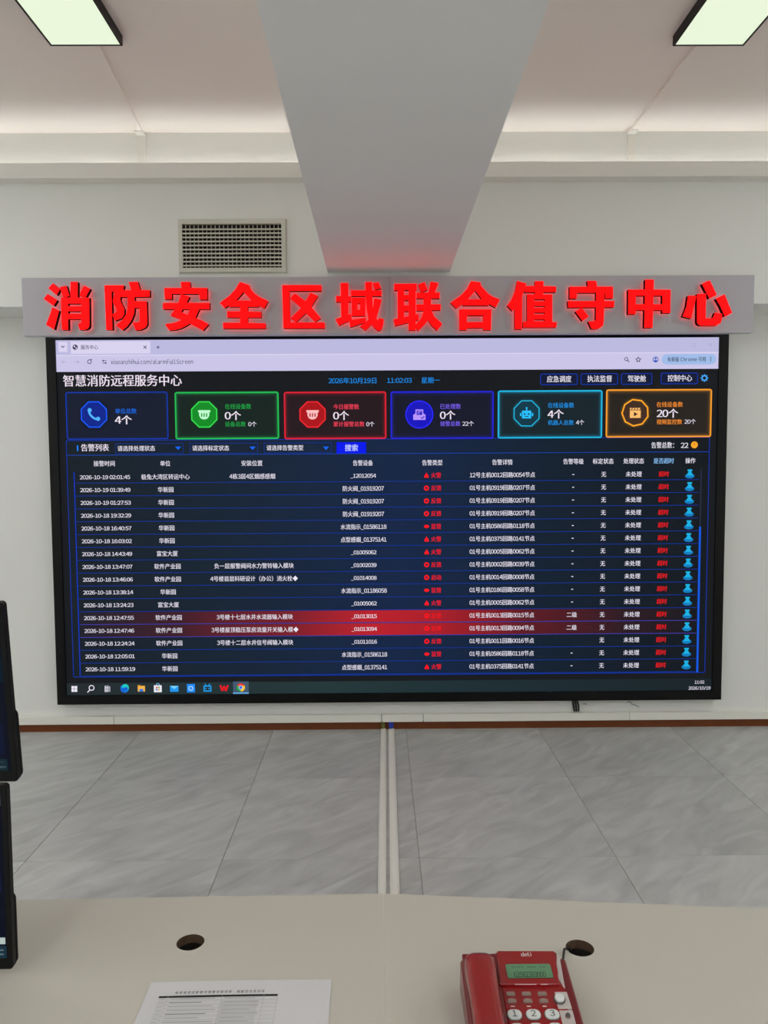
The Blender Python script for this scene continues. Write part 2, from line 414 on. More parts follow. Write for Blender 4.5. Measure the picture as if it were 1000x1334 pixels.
b.box(gx0-0.006, gx1+0.006, YB-0.006, YB-0.0005, gz0-0.006, gz0, grille_m); b.box(gx0-0.006, gx1+0.006, YB-0.006, YB-0.0005, gz1, gz1+0.006, grille_m)
b.box(gx0-0.006, gx0, YB-0.006, YB-0.0005, gz0, gz1, grille_m); b.box(gx1, gx1+0.006, YB-0.006, YB-0.0005, gz0, gz1, grille_m)
b.build('frame', t)
b = MB(); b.box(fx0, fx1, YB-0.002, YB-0.0005, fz0, fz1, dark_m); b.build('shade_backing', t)
def copies(name, me, parent, locs):
    for p in locs:
        o = bpy.data.objects.new(name, me); COL.objects.link(o); o.parent = parent; o.location = Vector(p)-world_loc(parent)
b = MB(); w = (fx1-fx0)/2; b.box(-w, w, -0.004, 0.004, -0.0034, 0.0034, grille_m); o = b.build('slat'); me = o.data; bpy.data.objects.remove(o)
copies('slat', me, t, [((fx0+fx1)/2, YB-0.0145, fz0+(fz1-fz0)*(k+0.6)/10.9) for k in range(10)])
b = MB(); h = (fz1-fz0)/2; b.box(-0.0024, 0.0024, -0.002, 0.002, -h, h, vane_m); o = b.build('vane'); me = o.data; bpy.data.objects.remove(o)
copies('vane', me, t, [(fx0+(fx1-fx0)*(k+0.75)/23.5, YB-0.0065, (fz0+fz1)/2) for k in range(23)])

# ------------------------------------------------------------------ the sign
YS = 4.20
s0, s1 = on_y(28.3, 362.3, YS), on_y(981, 433.3, YS); s0b = on_y(30.3, 437.5, YS); s1b = on_y(982, 358, YS)
sx0, sx1, sz1, sz0 = (s0.x+s0b.x)/2, (s1.x+s1b.x)/2, (s0.z+s1b.z)/2, (s1.z+s0b.z)/2
sign = thing('wall_sign', 'long grey sign board with glowing red Chinese letters over the screen', 'sign', ((sx0+sx1)/2, YB, sz0))
seam = on_y(507, 400, YS).x
for a, c in ((sx0, seam-0.0008), (seam+0.0008, sx1)):
    b = MB(); b.box(a, c, YS, YB-0.0008, sz0, sz1, board_m); b.build('board_panel', sign)
GLYPHS = [
 (52, 360, [[(225,120),(345,225),(290,325),(145,205)], [(135,305),(297,415),(235,512),(62,390)], [(210,530),(332,592),(245,925),(105,840),(180,640)],
   [(530,95),(655,95),(655,400),(530,400)], [(345,190),(455,160),(512,335),(480,350),(405,375)], [(765,155),(872,215),(790,368),(690,340),(700,285)],
   [(365,370),(485,370),(490,928),(380,928)], [(365,370),(855,370),(855,472),(365,472)], [(480,520),(720,520),(720,604),(480,604)], [(480,650),(720,650),(720,742),(480,742)],
   [(715,370),(855,370),(860,860),(835,905),(790,925),(690,930),(660,825),(700,815),(715,795)]]),
 (130, 360, [[(80,155),(200,155),(218,928),(110,928)], [(80,155),(420,155),(398,262),(80,262)],
   [(255,250),(400,230),(350,395),(370,460),(425,570),(425,655),(380,728),(262,768),(215,665),(270,630),(292,600),(285,570),(225,440)],
   [(500,100),(655,90),(702,250),(545,250)], [(368,240),(865,240),(865,352),(368,357)],
   [(480,345),(602,345),(602,570),(590,660),(540,780),(470,870),(390,935),(280,850),(390,760),(460,660),(480,560)],
   [(595,432),(812,432),(825,830),(790,890),(700,930),(620,935),(570,800),(660,798),(688,780),(690,545),(595,545)]]),
 (206, 360, [[(390,95),(550,95),(560,210),(405,210)], [(105,200),(850,200),(850,302),(105,302)], [(105,200),(235,200),(235,395),(110,395)], [(710,250),(850,250),(850,402),(720,402)],
   [(80,460),(890,460),(890,568),(80,568)],
   [(395,305),(545,355),(490,460),(395,620),(520,670),(660,730),(770,770),(875,830),(778,940),(545,815),(390,745),(215,682),(290,560),(350,450)],
   [(555,560),(715,560),(650,710),(560,810),(480,860),(400,900),(300,928),(190,940),(115,830),(300,800),(420,750),(510,665)]]),
 (280, 360, [[(430,95),(590,150),(495,270),(370,410),(280,480),(165,548),(80,460),(250,335),(350,225)], [(440,100),(592,150),(610,215),(700,310),(780,360),(920,428),(857,552),(750,500),(640,430),(495,270)],
   [(240,420),(765,420),(755,526),(245,526)], [(435,420),(565,420),(565,830),(435,830)], [(210,605),(800,615),(800,712),(210,712)], [(138,800),(876,815),(876,906),(140,906)]]),
 (358, 360, [[(125,150),(805,150),(805,252),(125,252)], [(125,150),(250,150),(265,895),(145,895)], [(145,800),(862,800),(862,902),(148,902)],
   [(350,295),(530,430),(640,540),(798,727),(695,788),(540,635),(440,530),(265,378)], [(615,283),(748,340),(625,535),(540,635),(365,795),(272,727),(440,560),(530,430)]]),
 (432, 360, [[(152,115),(285,115),(285,790),(165,790)], [(75,338),(337,345),(337,442),(75,442)], [(62,742),(335,648),(345,742),(125,856)], [(325,240),(866,245),(862,342),(338,342)],
   [(345,370),(585,370),(585,468),(345,468)], [(348,580),(582,580),(580,685),(350,685)], [(345,370),(445,370),(445,685),(348,685)], [(490,370),(585,370),(580,685),(490,685)],
   [(300,762),(590,718),(592,792),(322,885)],
   [(580,100),(700,95),(705,400),(715,560),(770,720),(798,765),(820,722),(905,745),(890,850),(860,920),(830,945),(795,940),(740,895),(690,830),(640,740),(610,600),(590,400)],
   [(738,380),(866,405),(780,700),(690,830),(585,938),(490,868),(620,770),(690,640),(720,520)], [(712,118),(812,100),(856,208),(752,232)]]),
 (506, 358, [[(100,155),(490,155),(487,262),(100,268)], [(158,260),(270,260),(270,780),(160,780)], [(350,260),(470,260),(470,962),(350,962)], [(265,350),(355,350),(355,442),(265,442)], [(265,530),(355,530),(355,632),(265,632)],
   [(85,772),(300,728),(520,680),(522,782),(112,887)], [(515,168),(625,125),(678,260),(567,302)], [(730,120),(868,142),(800,312),(690,312)], [(490,310),(887,305),(887,407),(487,407)],
   [(482,515),(907,510),(903,612),(490,622)], [(610,400),(735,400),(735,545),(610,545)], [(610,540),(735,540),(730,690),(680,785),(605,880),(512,972),(472,905),(472,860),(570,750),(600,650)], [(640,615),(738,615),(790,720),(932,852),(840,967),(740,870),(680,780)]]),
 (582, 358, [[(415,110),(578,130),(490,270),(365,422),(260,510),(158,582),(65,482),(250,350),(350,240)], [(440,112),(580,130),(592,190),(720,330),(800,380),(917,428),(847,568),(720,500),(610,425),(490,270)],
   [(265,425),(728,425),(722,532),(278,532)], [(220,600),(770,600),(770,705),(220,705)], [(220,600),(348,600),(345,957),(220,957)], [(632,600),(770,600),(765,957),(635,957)], [(340,820),(640,820),(640,922),(340,922)]]),
 (656, 358, [[(235,105),(392,152),(340,300),(315,400),(200,580),(147,624),(60,532),(140,420),(200,280)], [(192,430),(320,330),(315,942),(192,942)], [(543,110),(692,110),(682,345),(543,345)], [(365,195),(908,200),(908,297),(360,302)],
   [(408,340),(525,340),(525,835),(408,835)], [(715,340),(842,340),(842,835),(715,835)], [(520,340),(720,340),(720,425),(520,425)], [(520,457),(720,457),(720,540),(520,540)], [(520,572),(720,572),(720,655),(520,655)], [(520,687),(720,687),(720,775),(520,775)], [(520,806),(720,806),(720,835),(520,835)],
   [(340,815),(922,820),(912,912),(335,912)]]),
 (732, 358, [[(435,105),(592,105),(607,210),(450,210)], [(130,205),(882,205),(882,310),(130,310)], [(130,205),(262,205),(252,412),(130,412)], [(745,205),(882,205),(882,407),(752,407)], [(100,455),(907,455),(902,562),(105,566)],
   [(592,305),(735,305),(722,800),(712,880),(650,928),(580,940),(510,937),(455,812),(560,805),(585,785)], [(340,570),(462,722),(355,802),(230,637)]]),
 (808, 357, [[(135,270),(870,270),(870,375),(135,375)], [(135,270),(268,270),(262,695),(132,695)], [(728,270),(870,270),(865,675),(728,675)], [(250,525),(740,525),(740,627),(250,627)], [(430,95),(580,95),(557,932),(412,932)]]),
 (884, 357, [[(160,375),(305,380),(215,772),(65,737),(130,570)], [(315,345),(472,340),(465,770),(575,772),(600,745),(625,670),(752,690),(748,780),(728,845),(655,895),(370,895),(330,870),(315,835)],
   [(400,170),(470,132),(537,110),(657,362),(530,426)], [(642,427),(792,350),(927,677),(797,737),(720,560)]]),
]
YF = YS-0.012-0.030
for ox, oy, polys in GLYPHS:
    b = MB()
    for k, poly in enumerate(polys):
        pts = []
        for (u, v) in poly:
            p = on_y(ox+u*0.075, oy+v*0.075, YF); pts.append((p.x, p.z))
        b.prism(pts, YF-0.00002*k, YS-0.012, red_face, red_side, red_back)
    # stand-off pins that carry the letter on the board
    c = on_y(ox+37, oy+37, YS)
    us = [p[0] for p in b.v]; zs = [p[2] for p in b.v]
    for poly in (polys[0], polys[-1]):
        cx = sum(p[0] for p in poly)/len(poly); cy = sum(p[1] for p in poly)/len(poly)
        q = on_y(ox+cx*0.075, oy+cy*0.075, YF); b.tube([(q.x, YS-0.0125, q.z), (q.x, YS-0.0002, q.z)], 0.003, red_side, 6)
    b.build('letter', sign)

# ------------------------------------------------------------------ the screen
YD = D-0.06                                         # face of the LED screen
def S(px, py, y=YD): p = on_y(px, py, y); return p.x, p.z
dx0 = (S(60, 438.5)[0]+S(76, 917)[0])/2; dx1 = (S(948, 434.5)[0]+S(938, 911)[0])/2
dz1 = (S(60, 438.5)[1]+S(948, 434.5)[1])/2; dz0 = (S(76, 917)[1]+S(938, 911)[1])/2
cx0 = (S(72.7, 443)[0]+S(87, 905)[0])/2; cx1 = (S(936.2, 440)[0]+S(926, 899.5)[0])/2
cz1 = (S(72.7, 443)[1]+S(936.2, 440)[1])/2; cz0 = (S(87, 905)[1]+S(926, 899.5)[1])/2
disp = thing('led_screen', 'huge wall mounted LED screen with dark dashboard under the sign', 'screen', ((dx0+dx1)/2, D, dz0))
b = MB(); yb = YD-0.012
b.prism([(dx0, dz0), (dx1, dz0), (cx1, cz0), (cx0, cz0)], yb, YD+0.034, blackgl_m); b.prism([(dx0, dz1), (dx1, dz1), (cx1, cz1), (cx0, cz1)], yb, YD+0.034, blackgl_m)
b.prism([(dx0, dz0), (dx0, dz1), (cx0, cz1), (cx0, cz0)], yb, YD+0.034, blackgl_m); b.prism([(dx1, dz0), (dx1, dz1), (cx1, cz1), (cx1, cz0)], yb, YD+0.034, blackgl_m)
b.build('bezel', disp)
b = MB(); b.box(dx0+0.01, dx1-0.01, YD+0.034, YD+0.046, dz0+0.01, dz1-0.01, black_m)
for fx in (0.15, 0.5, 0.85):
    xx = dx0+(dx1-dx0)*fx; b.box(xx-0.05, xx+0.05, YD+0.046, D-0.002, dz0+0.3, dz1-0.2, black_m)
b.build('rear_housing', disp)
DARK = (21, 23, 27)
b = MB(); b.box(cx0, cx1, YD, YD+0.03, cz0, cz1, ui(DARK)); b.build('screen_panel', disp)

LAY = 0.0005
def quad(mb, x0, x1, z0, z1, m, lay):
    y = YD-lay*LAY; mb.face([(x0, y, z0), (x1, y, z0), (x1, y, z1), (x0, y, z1)], m)
def rect(mb, px0, py0, px1, py1, m, lay):
    """rectangle of the picture between two measured corners"""
    x0, z1 = S(px0, py0); x1, z0 = S(px1, py1); quad(mb, x0, x1, z0, z1, m, lay)
def rectw(px0, py0, px1, py1):
    x0, z1 = S(px0, py0); x1, z0 = S(px1, py1); return x0, x1, z0, z1
PX = S(501, 667)[0]-S(500, 667)[0]              # one photograph pixel on the screen, in metres
def frame(mb, x0, x1, z0, z1, w, m, lay):
    quad(mb, x0, x1, z0, z0+w, m, lay); quad(mb, x0, x1, z1-w, z1, m, lay); quad(mb, x0, x0+w, z0+w, z1-w, m, lay); quad(mb, x1-w, x1, z0+w, z1-w, m, lay)
def rframe(mb, x0, x1, z0, z1, w, r, m, lay, seg=4):
    def loop(i):
        out = []; rr = max(r-i, 0.0005)
        for cx, cz, s in ((x1-i-rr, z1-i-rr, 0), (x0+i+rr, z1-i-rr, 90), (x0+i+rr, z0+i+rr, 180), (x1-i-rr, z0+i+rr, 270)):
            for k in range(seg+1):
                t = math.radians(s+90*k/seg); out.append((cx+rr*math.cos(t), YD-lay*LAY, cz+rr*math.sin(t)))
        return out
    a, c = loop(0), loop(w); n = len(a)
    mb.mesh(a+c, [((i+1) % n, i, n+i, n+(i+1) % n)[::-1] for i in range(n)], m)
def poly(mb, pts, m, lay):
    """polygon given by measured points of the picture"""
    mb.face([(*(lambda s: (s[0], YD-lay*LAY, s[1]))(S(*p)),) for p in pts], m)
def disc(mb, px, py, r, m, lay, n=16, rot=0.0, r2=None):
    x, z = S(px, py)
    out = [(x+r*PX*math.cos(2*math.pi*k/n+rot), YD-lay*LAY, z+(r2 or r)*PX*math.sin(2*math.pi*k/n+rot)) for k in range(n)]
    mb.face(out, m)
def ring(mb, px, py, r, w, m, lay, n=16, rot=0.0):
    x, z = S(px, py)
    P = lambda rr, k: (x+rr*PX*math.cos(2*math.pi*k/n+rot), YD-lay*LAY, z+rr*PX*math.sin(2*math.pi*k/n+rot))
    mb.mesh([P(r, k) for k in range(n)]+[P(r-w, k) for k in range(n)], [(k, (k+1) % n, n+(k+1) % n, n+k) for k in range(n)], m)
def seg(mb, a, c, w, m, lay):
    (x0, z0), (x1, z1) = S(*a), S(*c); d = Vector((x1-x0, z1-z0)).normalized(); nx, nz = -d.y*w*PX/2, d.x*w*PX/2; y = YD-lay*LAY
    mb.face([(x0+nx, y, z0+nz), (x0-nx, y, z0-nz), (x1-nx, y, z1-nz), (x1+nx, y, z1+nz)], m)
def em_of(s, h): return h/(0.88 if any(ord(c) > 127 for c in s) else (0.74 if s[0].isdigit() or s[0] == '_' else 0.86))
def textw(mb, s, x0, x1, zc, h, m, lay, bold=0.012):
    """lettering between x0 and x1, h high, centred on zc"""
    E = em_of(s, h)
    def place(u, v, k, x0=x0, x1=x1, zc=zc, E=E):
        return (x0+u*(x1-x0), YD-(lay+k*0.3)*LAY, zc+(v-0.365)*E)
    QUEUE.append((mb, s, place, m, bold))
def text(mb, s, px0, px1, py, hpx, m, lay=5, bold=0.012):
    xc, zc = S((px0+px1)/2, py); w = (px1-px0)*PX
    textw(mb, s, xc-w/2, xc+w/2, zc, hpx*PX, m, lay, bold)

WHT, PINKW, BLUE, CYAN = ui((236, 232, 246)), ui((238, 226, 240)), ui((14, 70, 205)), ui((24, 140, 232))
GREY_T = ui((70, 68, 92)); LAV = ui((203, 198, 232)); LAV_T = ui((189, 186, 224)); LAV_L = ui((218, 211, 240))
parts = []   # (builder, name, parent key) built after the lettering is ready
def part(name, parent): b = MB(); parts.append((b, name, parent)); return b

# browser bar
bb = part('browser_bar', disp)
tz = S(500, 482.5)[1]; midz = S(500, 460.5)[1]
quad(bb, cx0, cx1, tz, cz1, LAV, 1); quad(bb, cx0, cx1, midz, cz1, LAV_T, 2); quad(bb, cx0, cx1, midz-0.006, midz, LAV_L, 2)
tab = part('browser_tab', ('browser_bar',))
rect(tab, 92, 445, 196, 460.6, LAV_L, 3); rect(tab, 76, 445.5, 88, 458.5, LAV_L, 3)
seg(tab, (80, 450.5), (82, 453), 1, GREY_T, 5); seg(tab, (84, 450.5), (82, 453), 1, GREY_T, 5)
disc(tab, 98, 452.3, 3.4, GREY_T, 4); disc(tab, 97, 451.3, 1.1, LAV_L, 5); disc(tab, 99.4, 453.5, 1.0, LAV_L, 5)
text(tab, '服务中心', 105.5, 128, 452.5, 5.6, GREY_T)
for a, c in (((187, 450.4), (191, 454.4)), ((191, 450.4), (187, 454.4)), ((203.8, 452.4), (208.2, 452.4)), ((206, 450.2), (206, 454.6))): seg(tab, a, c, 0.9, GREY_T, 5)
PALE = ui((176, 172, 200))
def tool(): return part('toolbar_icon', ('browser_bar',))
for cx, dr in ((83.5, -1), (100, 1)):
    tl = tool()
    seg(tl, (cx-3, 471.5), (cx+3, 471.5), 0.8, PALE, 4); seg(tl, (cx+3*dr, 471.5), (cx+0.8*dr, 469.4), 0.8, PALE, 4); seg(tl, (cx+3*dr, 471.5), (cx+0.8*dr, 473.6), 0.8, PALE, 4)
tl = tool()
ring(tl, 116.7, 471.3, 2.9, 0.9, GREY_T, 4); seg(tl, (117, 469.3), (119.8, 468.2), 1.1, GREY_T, 5)
tl = tool()
for dy in (-1.5, 1.5):
    seg(tl, (133.3, 471.5+dy), (139, 471.5+dy), 0.8, GREY_T, 4); disc(tl, 134.6-dy*0 if dy < 0 else 137.8, 471.5+dy, 1.1, GREY_T, 5)
tl = part('address_text', ('browser_bar',))
text(tl, 'xiaoanzhihui.com/alarmFullScreen', 145, 251, 471.5, 6.4, GREY_T)
DKI = ui((44, 44, 66))
tl = tool()
ring(tl, 815.3, 467.8, 2.4, 0.8, DKI, 4); seg(tl, (817, 469.6), (819, 471.6), 1.1, DKI, 4)
tl = tool()
star = [(831+(3.6 if k % 2 == 0 else 1.5)*math.sin(k*math.pi/5), 468.5-(3.6 if k % 2 == 0 else 1.5)*math.cos(k*math.pi/5)) for k in range(10)]
for k in range(10): seg(tl, star[k], star[(k+1) % 10], 0.8, DKI, 4)
tl = tool()
ring(tl, 853.5, 468.3, 3.8, 0.9, ui((40, 84, 190)), 4); disc(tl, 853.5, 467.2, 1.3, ui((40, 84, 190)), 5); disc(tl, 853.5, 470.2, 2.0, ui((40, 84, 190)), 5, r2=1.1)
PILL = ui((160, 188, 232))
tl = part('update_button', ('browser_bar',))
rect(tl, 868, 461.5, 926, 474.8, PILL, 3); disc(tl, 868, 468.2, 6.6, PILL, 3.4); disc(tl, 926, 467.8, 6.6, PILL, 3.4)
text(tl, '有新版 Chrome 可用', 869, 919, 468.2, 5.8, DKI)
for dy in (-2.3, 0, 2.3): disc(tl, 925.2, 467.8+dy, 0.7, DKI, 5, 8)
tl = part('window_button', ('browser_bar',))
frame(tl, *(lambda r: (r[0], r[1], r[2], r[3]))(rectw(902, 447.4, 906.2, 451.6)), 0.8*PX, PALE, 4)
tl = part('window_button', ('browser_bar',))
seg(tl, (923, 447), (927, 451), 0.9, PALE, 4); seg(tl, (927, 447), (923, 451), 0.9, PALE, 4)

# dashboard head
hd = part('dashboard_header', disp)
text(hd, '智慧消防远程服务中心', 83.2, 236, 496, 14, PINKW, 5, 0.016)
for s, a, c in (('2026年10月19日', 428, 491), ('11:02:03', 504, 536), ('星期一', 548.5, 573)):
    hx = part('header_date', ('dashboard_header',)); text(hx, s, a, c, 496-(a-428)*0.004, 7.4 if '2026' in s or '期' in s else 6.0, CYAN)
gx, gy = 917, 492.5
hd = part('settings_icon', ('dashboard_header',))
ring(hd, gx, gy, 3.7, 1.5, ui((70, 165, 245)), 4)
for k in range(8):
    a = k*math.pi/4; seg(hd, (gx+3.2*math.cos(a), gy+3.2*math.sin(a)), (gx+4.9*math.cos(a), gy+4.9*math.sin(a)), 1.6, ui((70, 165, 245)), 5)
for s, a, c, y, t0, t1 in (('应急调度', 703.3, 752, 494.2, 712, 744), ('执法监督', 756, 804.5, 493.8, 764.5, 797), ('驾驶舱', 808.5, 849, 493.6, 817, 841), ('控制中心', 860.3, 908.5, 493, 869, 901)):
    mbn = part('menu_button', ('dashboard_header',))
    x0, x1, z0, z1 = rectw(a, y-7.4, c, y+7.4)
    quad(mbn, x0+0.004, x1-0.004, z0+0.004, z1-0.004, ui((16, 24, 54)), 2); rframe(mbn, x0, x1, z0, z1, 1.0*PX, 2.4*PX, ui((14, 52, 170)), 3)
    text(mbn, s, t0, t1, y-0.3, 8, WHT)

# status cards
CARDS = [
 (85.2, 510.8, 219.5, 572, (14, 60, 190), (122.5, 540), (8, 36, 140), (20, 92, 255), (80, 180, 255), (20, 108, 235), [('单位总数', 150, 178, 535.6, 6.4, 0), ('4个', 150, 172, 547.2, 11, 1)]),
 (227.3, 510.7, 363.6, 571.8, (34, 190, 84), (266, 540), (16, 140, 36), (56, 226, 84), (190, 255, 205), (30, 170, 70), [('在线设备数', 293, 327, 529.6, 6.4, 0), ('0个', 293, 314, 541.6, 11, 1), ('设备总数', 293, 320, 552.6, 6.2, 0), ('0个', 323.5, 334.3, 552.6, 6.2, 2)]),
 (369.5, 510.5, 503.2, 571.7, (222, 30, 50), (407, 540), (170, 18, 24), (250, 40, 48), (255, 190, 190), (250, 66, 92), [('今日报警数', 434, 467.5, 530, 6.4, 0), ('0个', 434, 454.5, 541.6, 11, 1), ('累计报警总数', 434, 474.5, 552.6, 6.2, 0), ('0个', 477, 487.6, 552.6, 6.2, 2)]),
 (508.4, 509.9, 642.6, 571.5, (34, 36, 220), (546, 540), (22, 20, 190), (40, 40, 250), (186, 150, 255), (122, 96, 240), [('已处理数', 572.6, 600, 529.5, 6.4, 0), ('0个', 573, 593, 541, 11, 1), ('接警总数', 573, 599.5, 552, 6.2, 0), ('22个', 602, 617, 552, 6.2, 2)]),
 (648.2, 508.8, 783.8, 570.6, (30, 186, 232), (685.6, 538.6), (16, 56, 72), (30, 176, 216), (40, 190, 250), (28, 146, 232), [('在线设备数', 713.2, 747.4, 528, 6.4, 0), ('4个', 713.2, 734, 539.6, 11, 1), ('机器人总数', 713.2, 747, 550.6, 6.2, 0), ('4个', 750, 760.6, 550.4, 6.2, 2)]),
 (789.2, 507.3, 925.8, 569.4, (255, 160, 44), (827, 537.6), (66, 44, 34), (255, 166, 40), (255, 190, 110), (250, 146, 50), [('在线设备数', 854.6, 889, 527, 6.4, 0), ('20个', 855, 883, 538.6, 11, 1), ('视频监控数', 854.6, 888, 549.6, 6.2, 0), ('20个', 891, 906, 549.3, 6.2, 2)]),
]
def dim(c, k, base=DARK): return tuple(int(base[i]+(c[i]-base[i])*k) for i in range(3))
for n, (a0, b0, a1, b1, bc, ic, fc, oc, gc, tc_, txts) in enumerate(CARDS):
    cb = part('status_card', disp); key = ('status_card', n)
    parts[-1] = (cb, 'status_card', disp, key)
    x0, x1, z0, z1 = rectw(a0, b0, a1, b1)
    quad(cb, x0+0.004, x1-0.004, z0+0.004, z1-0.004, ui(dim(bc, 0.075 if n else 0.12)), 2)
    for w, k in ((6.5, 0.13), (4.2, 0.26), (2.8, 0.5)) if n else ((3, 0.25),): rframe(cb, x0, x1, z0, z1, w*PX, 3*PX, ui(dim(bc, k)), 2+k)
    rframe(cb, x0, x1, z0, z1, (1.7 if n else 1.1)*PX, 3*PX, ui(bc), 3)
    ib = MB(); parts.append((ib, 'card_icon', key))
    rot = math.pi/8; ns = 8 if n != 3 else 20
    for r, k in ((21, 0.1), (19.5, 0.22)): disc(ib, *ic, r, ui(dim(fc if n < 4 else oc, k)), 2.9+k, 20)
    disc(ib, *ic, 18, ui(fc), 3.5, ns if n != 5 else 9, rot); ring(ib, *ic, 18.2, 1.5 if n < 5 else 2.0, ui(oc), 4, ns if n != 5 else 9, rot)
    G = ui(gc); F = ui(fc); x, y = ic
    if n == 0:
        arc = [(-6.4, -6.2), (-6.2, -2.6), (-4.4, 1.0), (-1.2, 4.0), (2.6, 6.0), (6.2, 6.2)]
        for p_, q_ in zip(arc, arc[1:]): seg(ib, (x+p_[0], y+p_[1]), (x+q_[0], y+q_[1]), 2.6, G, 5)
        for p_ in arc[1:-1]: disc(ib, x+p_[0], y+p_[1], 1.3, G, 5.1, 10)
        disc(ib, x-5.6, y-5.6, 2.7, G, 5.2); disc(ib, x+5.4, y+5.6, 2.7, G, 5.2)
    elif n in (1, 2):
        rect(ib, x-8, y-5.6, x+8, y-2.8, G, 5)
        poly(ib, [(x-6.6, y-2.8), (x-6.6, y+1.5), (x-4.6, y+5), (x-1.5, y+6.4), (x+1.5, y+6.4), (x+4.6, y+5), (x+6.6, y+1.5), (x+6.6, y-2.8)][::-1], G, 5)
        for d in (-3.2, 0, 3.2): rect(ib, x+d-0.8, y-1.6, x+d+0.8, y+3.0, F, 6)
    elif n == 3:
        rect(ib, x-8, y, x+8, y+7, G, 5); poly(ib, [(x-8, y+1), (x-4.5, y-2), (x+4.5, y-2), (x+8, y+1)][::-1], G, 5)
        rect(ib, x-5, y-6.5, x+5, y+1.5, G, 5.2); rect(ib, x-3.6, y-5, x+3.6, y+0.5, F, 5.6); rect(ib, x-2.4, y-4, x+2.4, y-3, G, 6); rect(ib, x-2.4, y-2, x+0.5, y-1, G, 6)
        seg(ib, (x+2, y+3.6), (x+3.8, y+5.2), 1.2, F, 6); seg(ib, (x+3.8, y+5.2), (x+6.5, y+2.2), 1.2, F, 6)
    elif n == 4:
        rect(ib, x-6, y-3.6, x+6, y+6.5, G, 5); rect(ib, x-8.6, y-0.6, x-6.8, y+3.6, G, 5); rect(ib, x+6.8, y-0.6, x+8.6, y+3.6, G, 5)
        rect(ib, x-0.7, y-7, x+0.7, y-3.6, G, 5); disc(ib, x, y-7, 1.3, G, 5.4, 8); disc(ib, x-2.6, y+0.8, 1.2, F, 6, 8); disc(ib, x+2.6, y+0.8, 1.2, F, 6, 8); rect(ib, x-2.4, y+3.4, x+2.4, y+4.4, F, 6)
    else:
        rect(ib, x-7, y-3, x+7, y+6.8, G, 5); rect(ib, x-7, y-6.2, x+7, y-3.8, G, 5)
        for k in range(4): seg(ib, (x-5+k*3.6, y-3.8), (x-3.6+k*3.6, y-6.2), 1.0, F, 6)
        poly(ib, [(x-1.8, y-1), (x-1.8, y+4.8), (x+3.2, y+1.9)], F, 6)
    tb = MB(); parts.append((tb, 'card_text', key))
    for s, t0, t1, ty, th, kind in txts: text(tb, s, t0, t1, ty, th, (ui(tc_), PINKW, WHT)[kind], 5, 0.024 if kind == 1 else 0.010)

# alarm table
def gradient_mat(name, stops):
    m = bpy.data.materials.new(name); m.use_nodes = True; nt = m.node_tree; p = nt.nodes['Principled BSDF']
    p.inputs['Base Color'].default_value = L((4, 4, 5)); p.inputs['Roughness'].default_value = 0.7; p.inputs['Specular IOR Level'].default_value = 0.15
    tc = nt.nodes.new('ShaderNodeTexCoord'); sx = nt.nodes.new('ShaderNodeSeparateXYZ'); cr = nt.nodes.new('ShaderNodeValToRGB')
    nt.links.new(tc.outputs['Generated'], sx.inputs[0]); nt.links.new(sx.outputs[0], cr.inputs[0])
    e = cr.color_ramp.elements
    e[0].position, e[0].color = stops[0][0], L(stops[0][1]); e[1].position, e[1].color = stops[-1][0], L(stops[-1][1])
    for q, c in stops[1:-1]: k = e.new(q); k.color = L(c)
    nt.links.new(cr.outputs[0], p.inputs['Emission Color']); p.inputs['Emission Strength'].default_value = 1.0
    return m
tab_m = gradient_mat('picture_table_ground', [(0, (21, 29, 37)), (0.25, (20, 34, 50)), (0.52, (18, 36, 68)), (0.75, (16, 30, 46)), (1, (16, 21, 26))])
row_red = gradient_mat('picture_alarm_row', [(0, (30, 30, 42)), (0.16, (62, 28, 40)), (0.34, (120, 30, 42)), (0.47, (186, 30, 42)), (0.58, (168, 28, 40)), (0.72, (92, 24, 34)), (0.88, (44, 24, 32)), (1, (20, 22, 28))])
at = part('alarm_table', disp); AK = ('alarm_table',)
ax0 = (S(86, 573)[0]+S(95, 876)[0])/2; ax1 = (S(923.5, 570)[0]+S(918.7, 875)[0])/2; az1 = (S(86, 573)[1]+S(923.5, 569.6)[1])/2; az0 = S(500, 879.5)[1]
quad(at, ax0, ax1, az0, az1, tab_m, 1); rframe(at, ax0, ax1, az0, az1, 0.9*PX, 2*PX, ui((10, 52, 168)), 2)
hz = S(300, 592)[1]; quad(at, ax0, ax1, hz-0.5*PX, hz+0.5*PX, ui((14, 62, 160)), 2)
rect(at, 100.2, 580.2, 102.2, 587.6, ui((20, 130, 250)), 3)
text(at, '告警列表', 105.6, 142, 583.2, 8.8, PINKW, 5, 0.02)
lx = (S(97.2, 616)[0]+S(104, 881)[0])/2; quad(at, lx-0.6*PX, lx+0.6*PX, S(100, 880.5)[1], S(97, 615)[1], ui((12, 54, 190)), 3)
rx = (S(912.2, 612)[0]+S(908.3, 876)[0])/2; quad(at, rx-0.8*PX, rx+0.8*PX, S(911, 686)[1], S(912, 611)[1], ui((36, 44, 66)), 3)
quad(at, rx-1.3*PX, rx+1.3*PX, S(908.5, 875.5)[1], S(911, 686)[1], ui((16, 90, 226)), 3)
text(at, '告警总数：', 847.6, 882, 580, 7.6, WHT); text(at, '22', 886.3, 896, 580.2, 6.6, WHT)
disc(at, 904, 579.5, 4.5, ui((250, 168, 40)), 4); rect(at, 903.5, 576.8, 904.5, 580, ui((206, 96, 30)), 5)
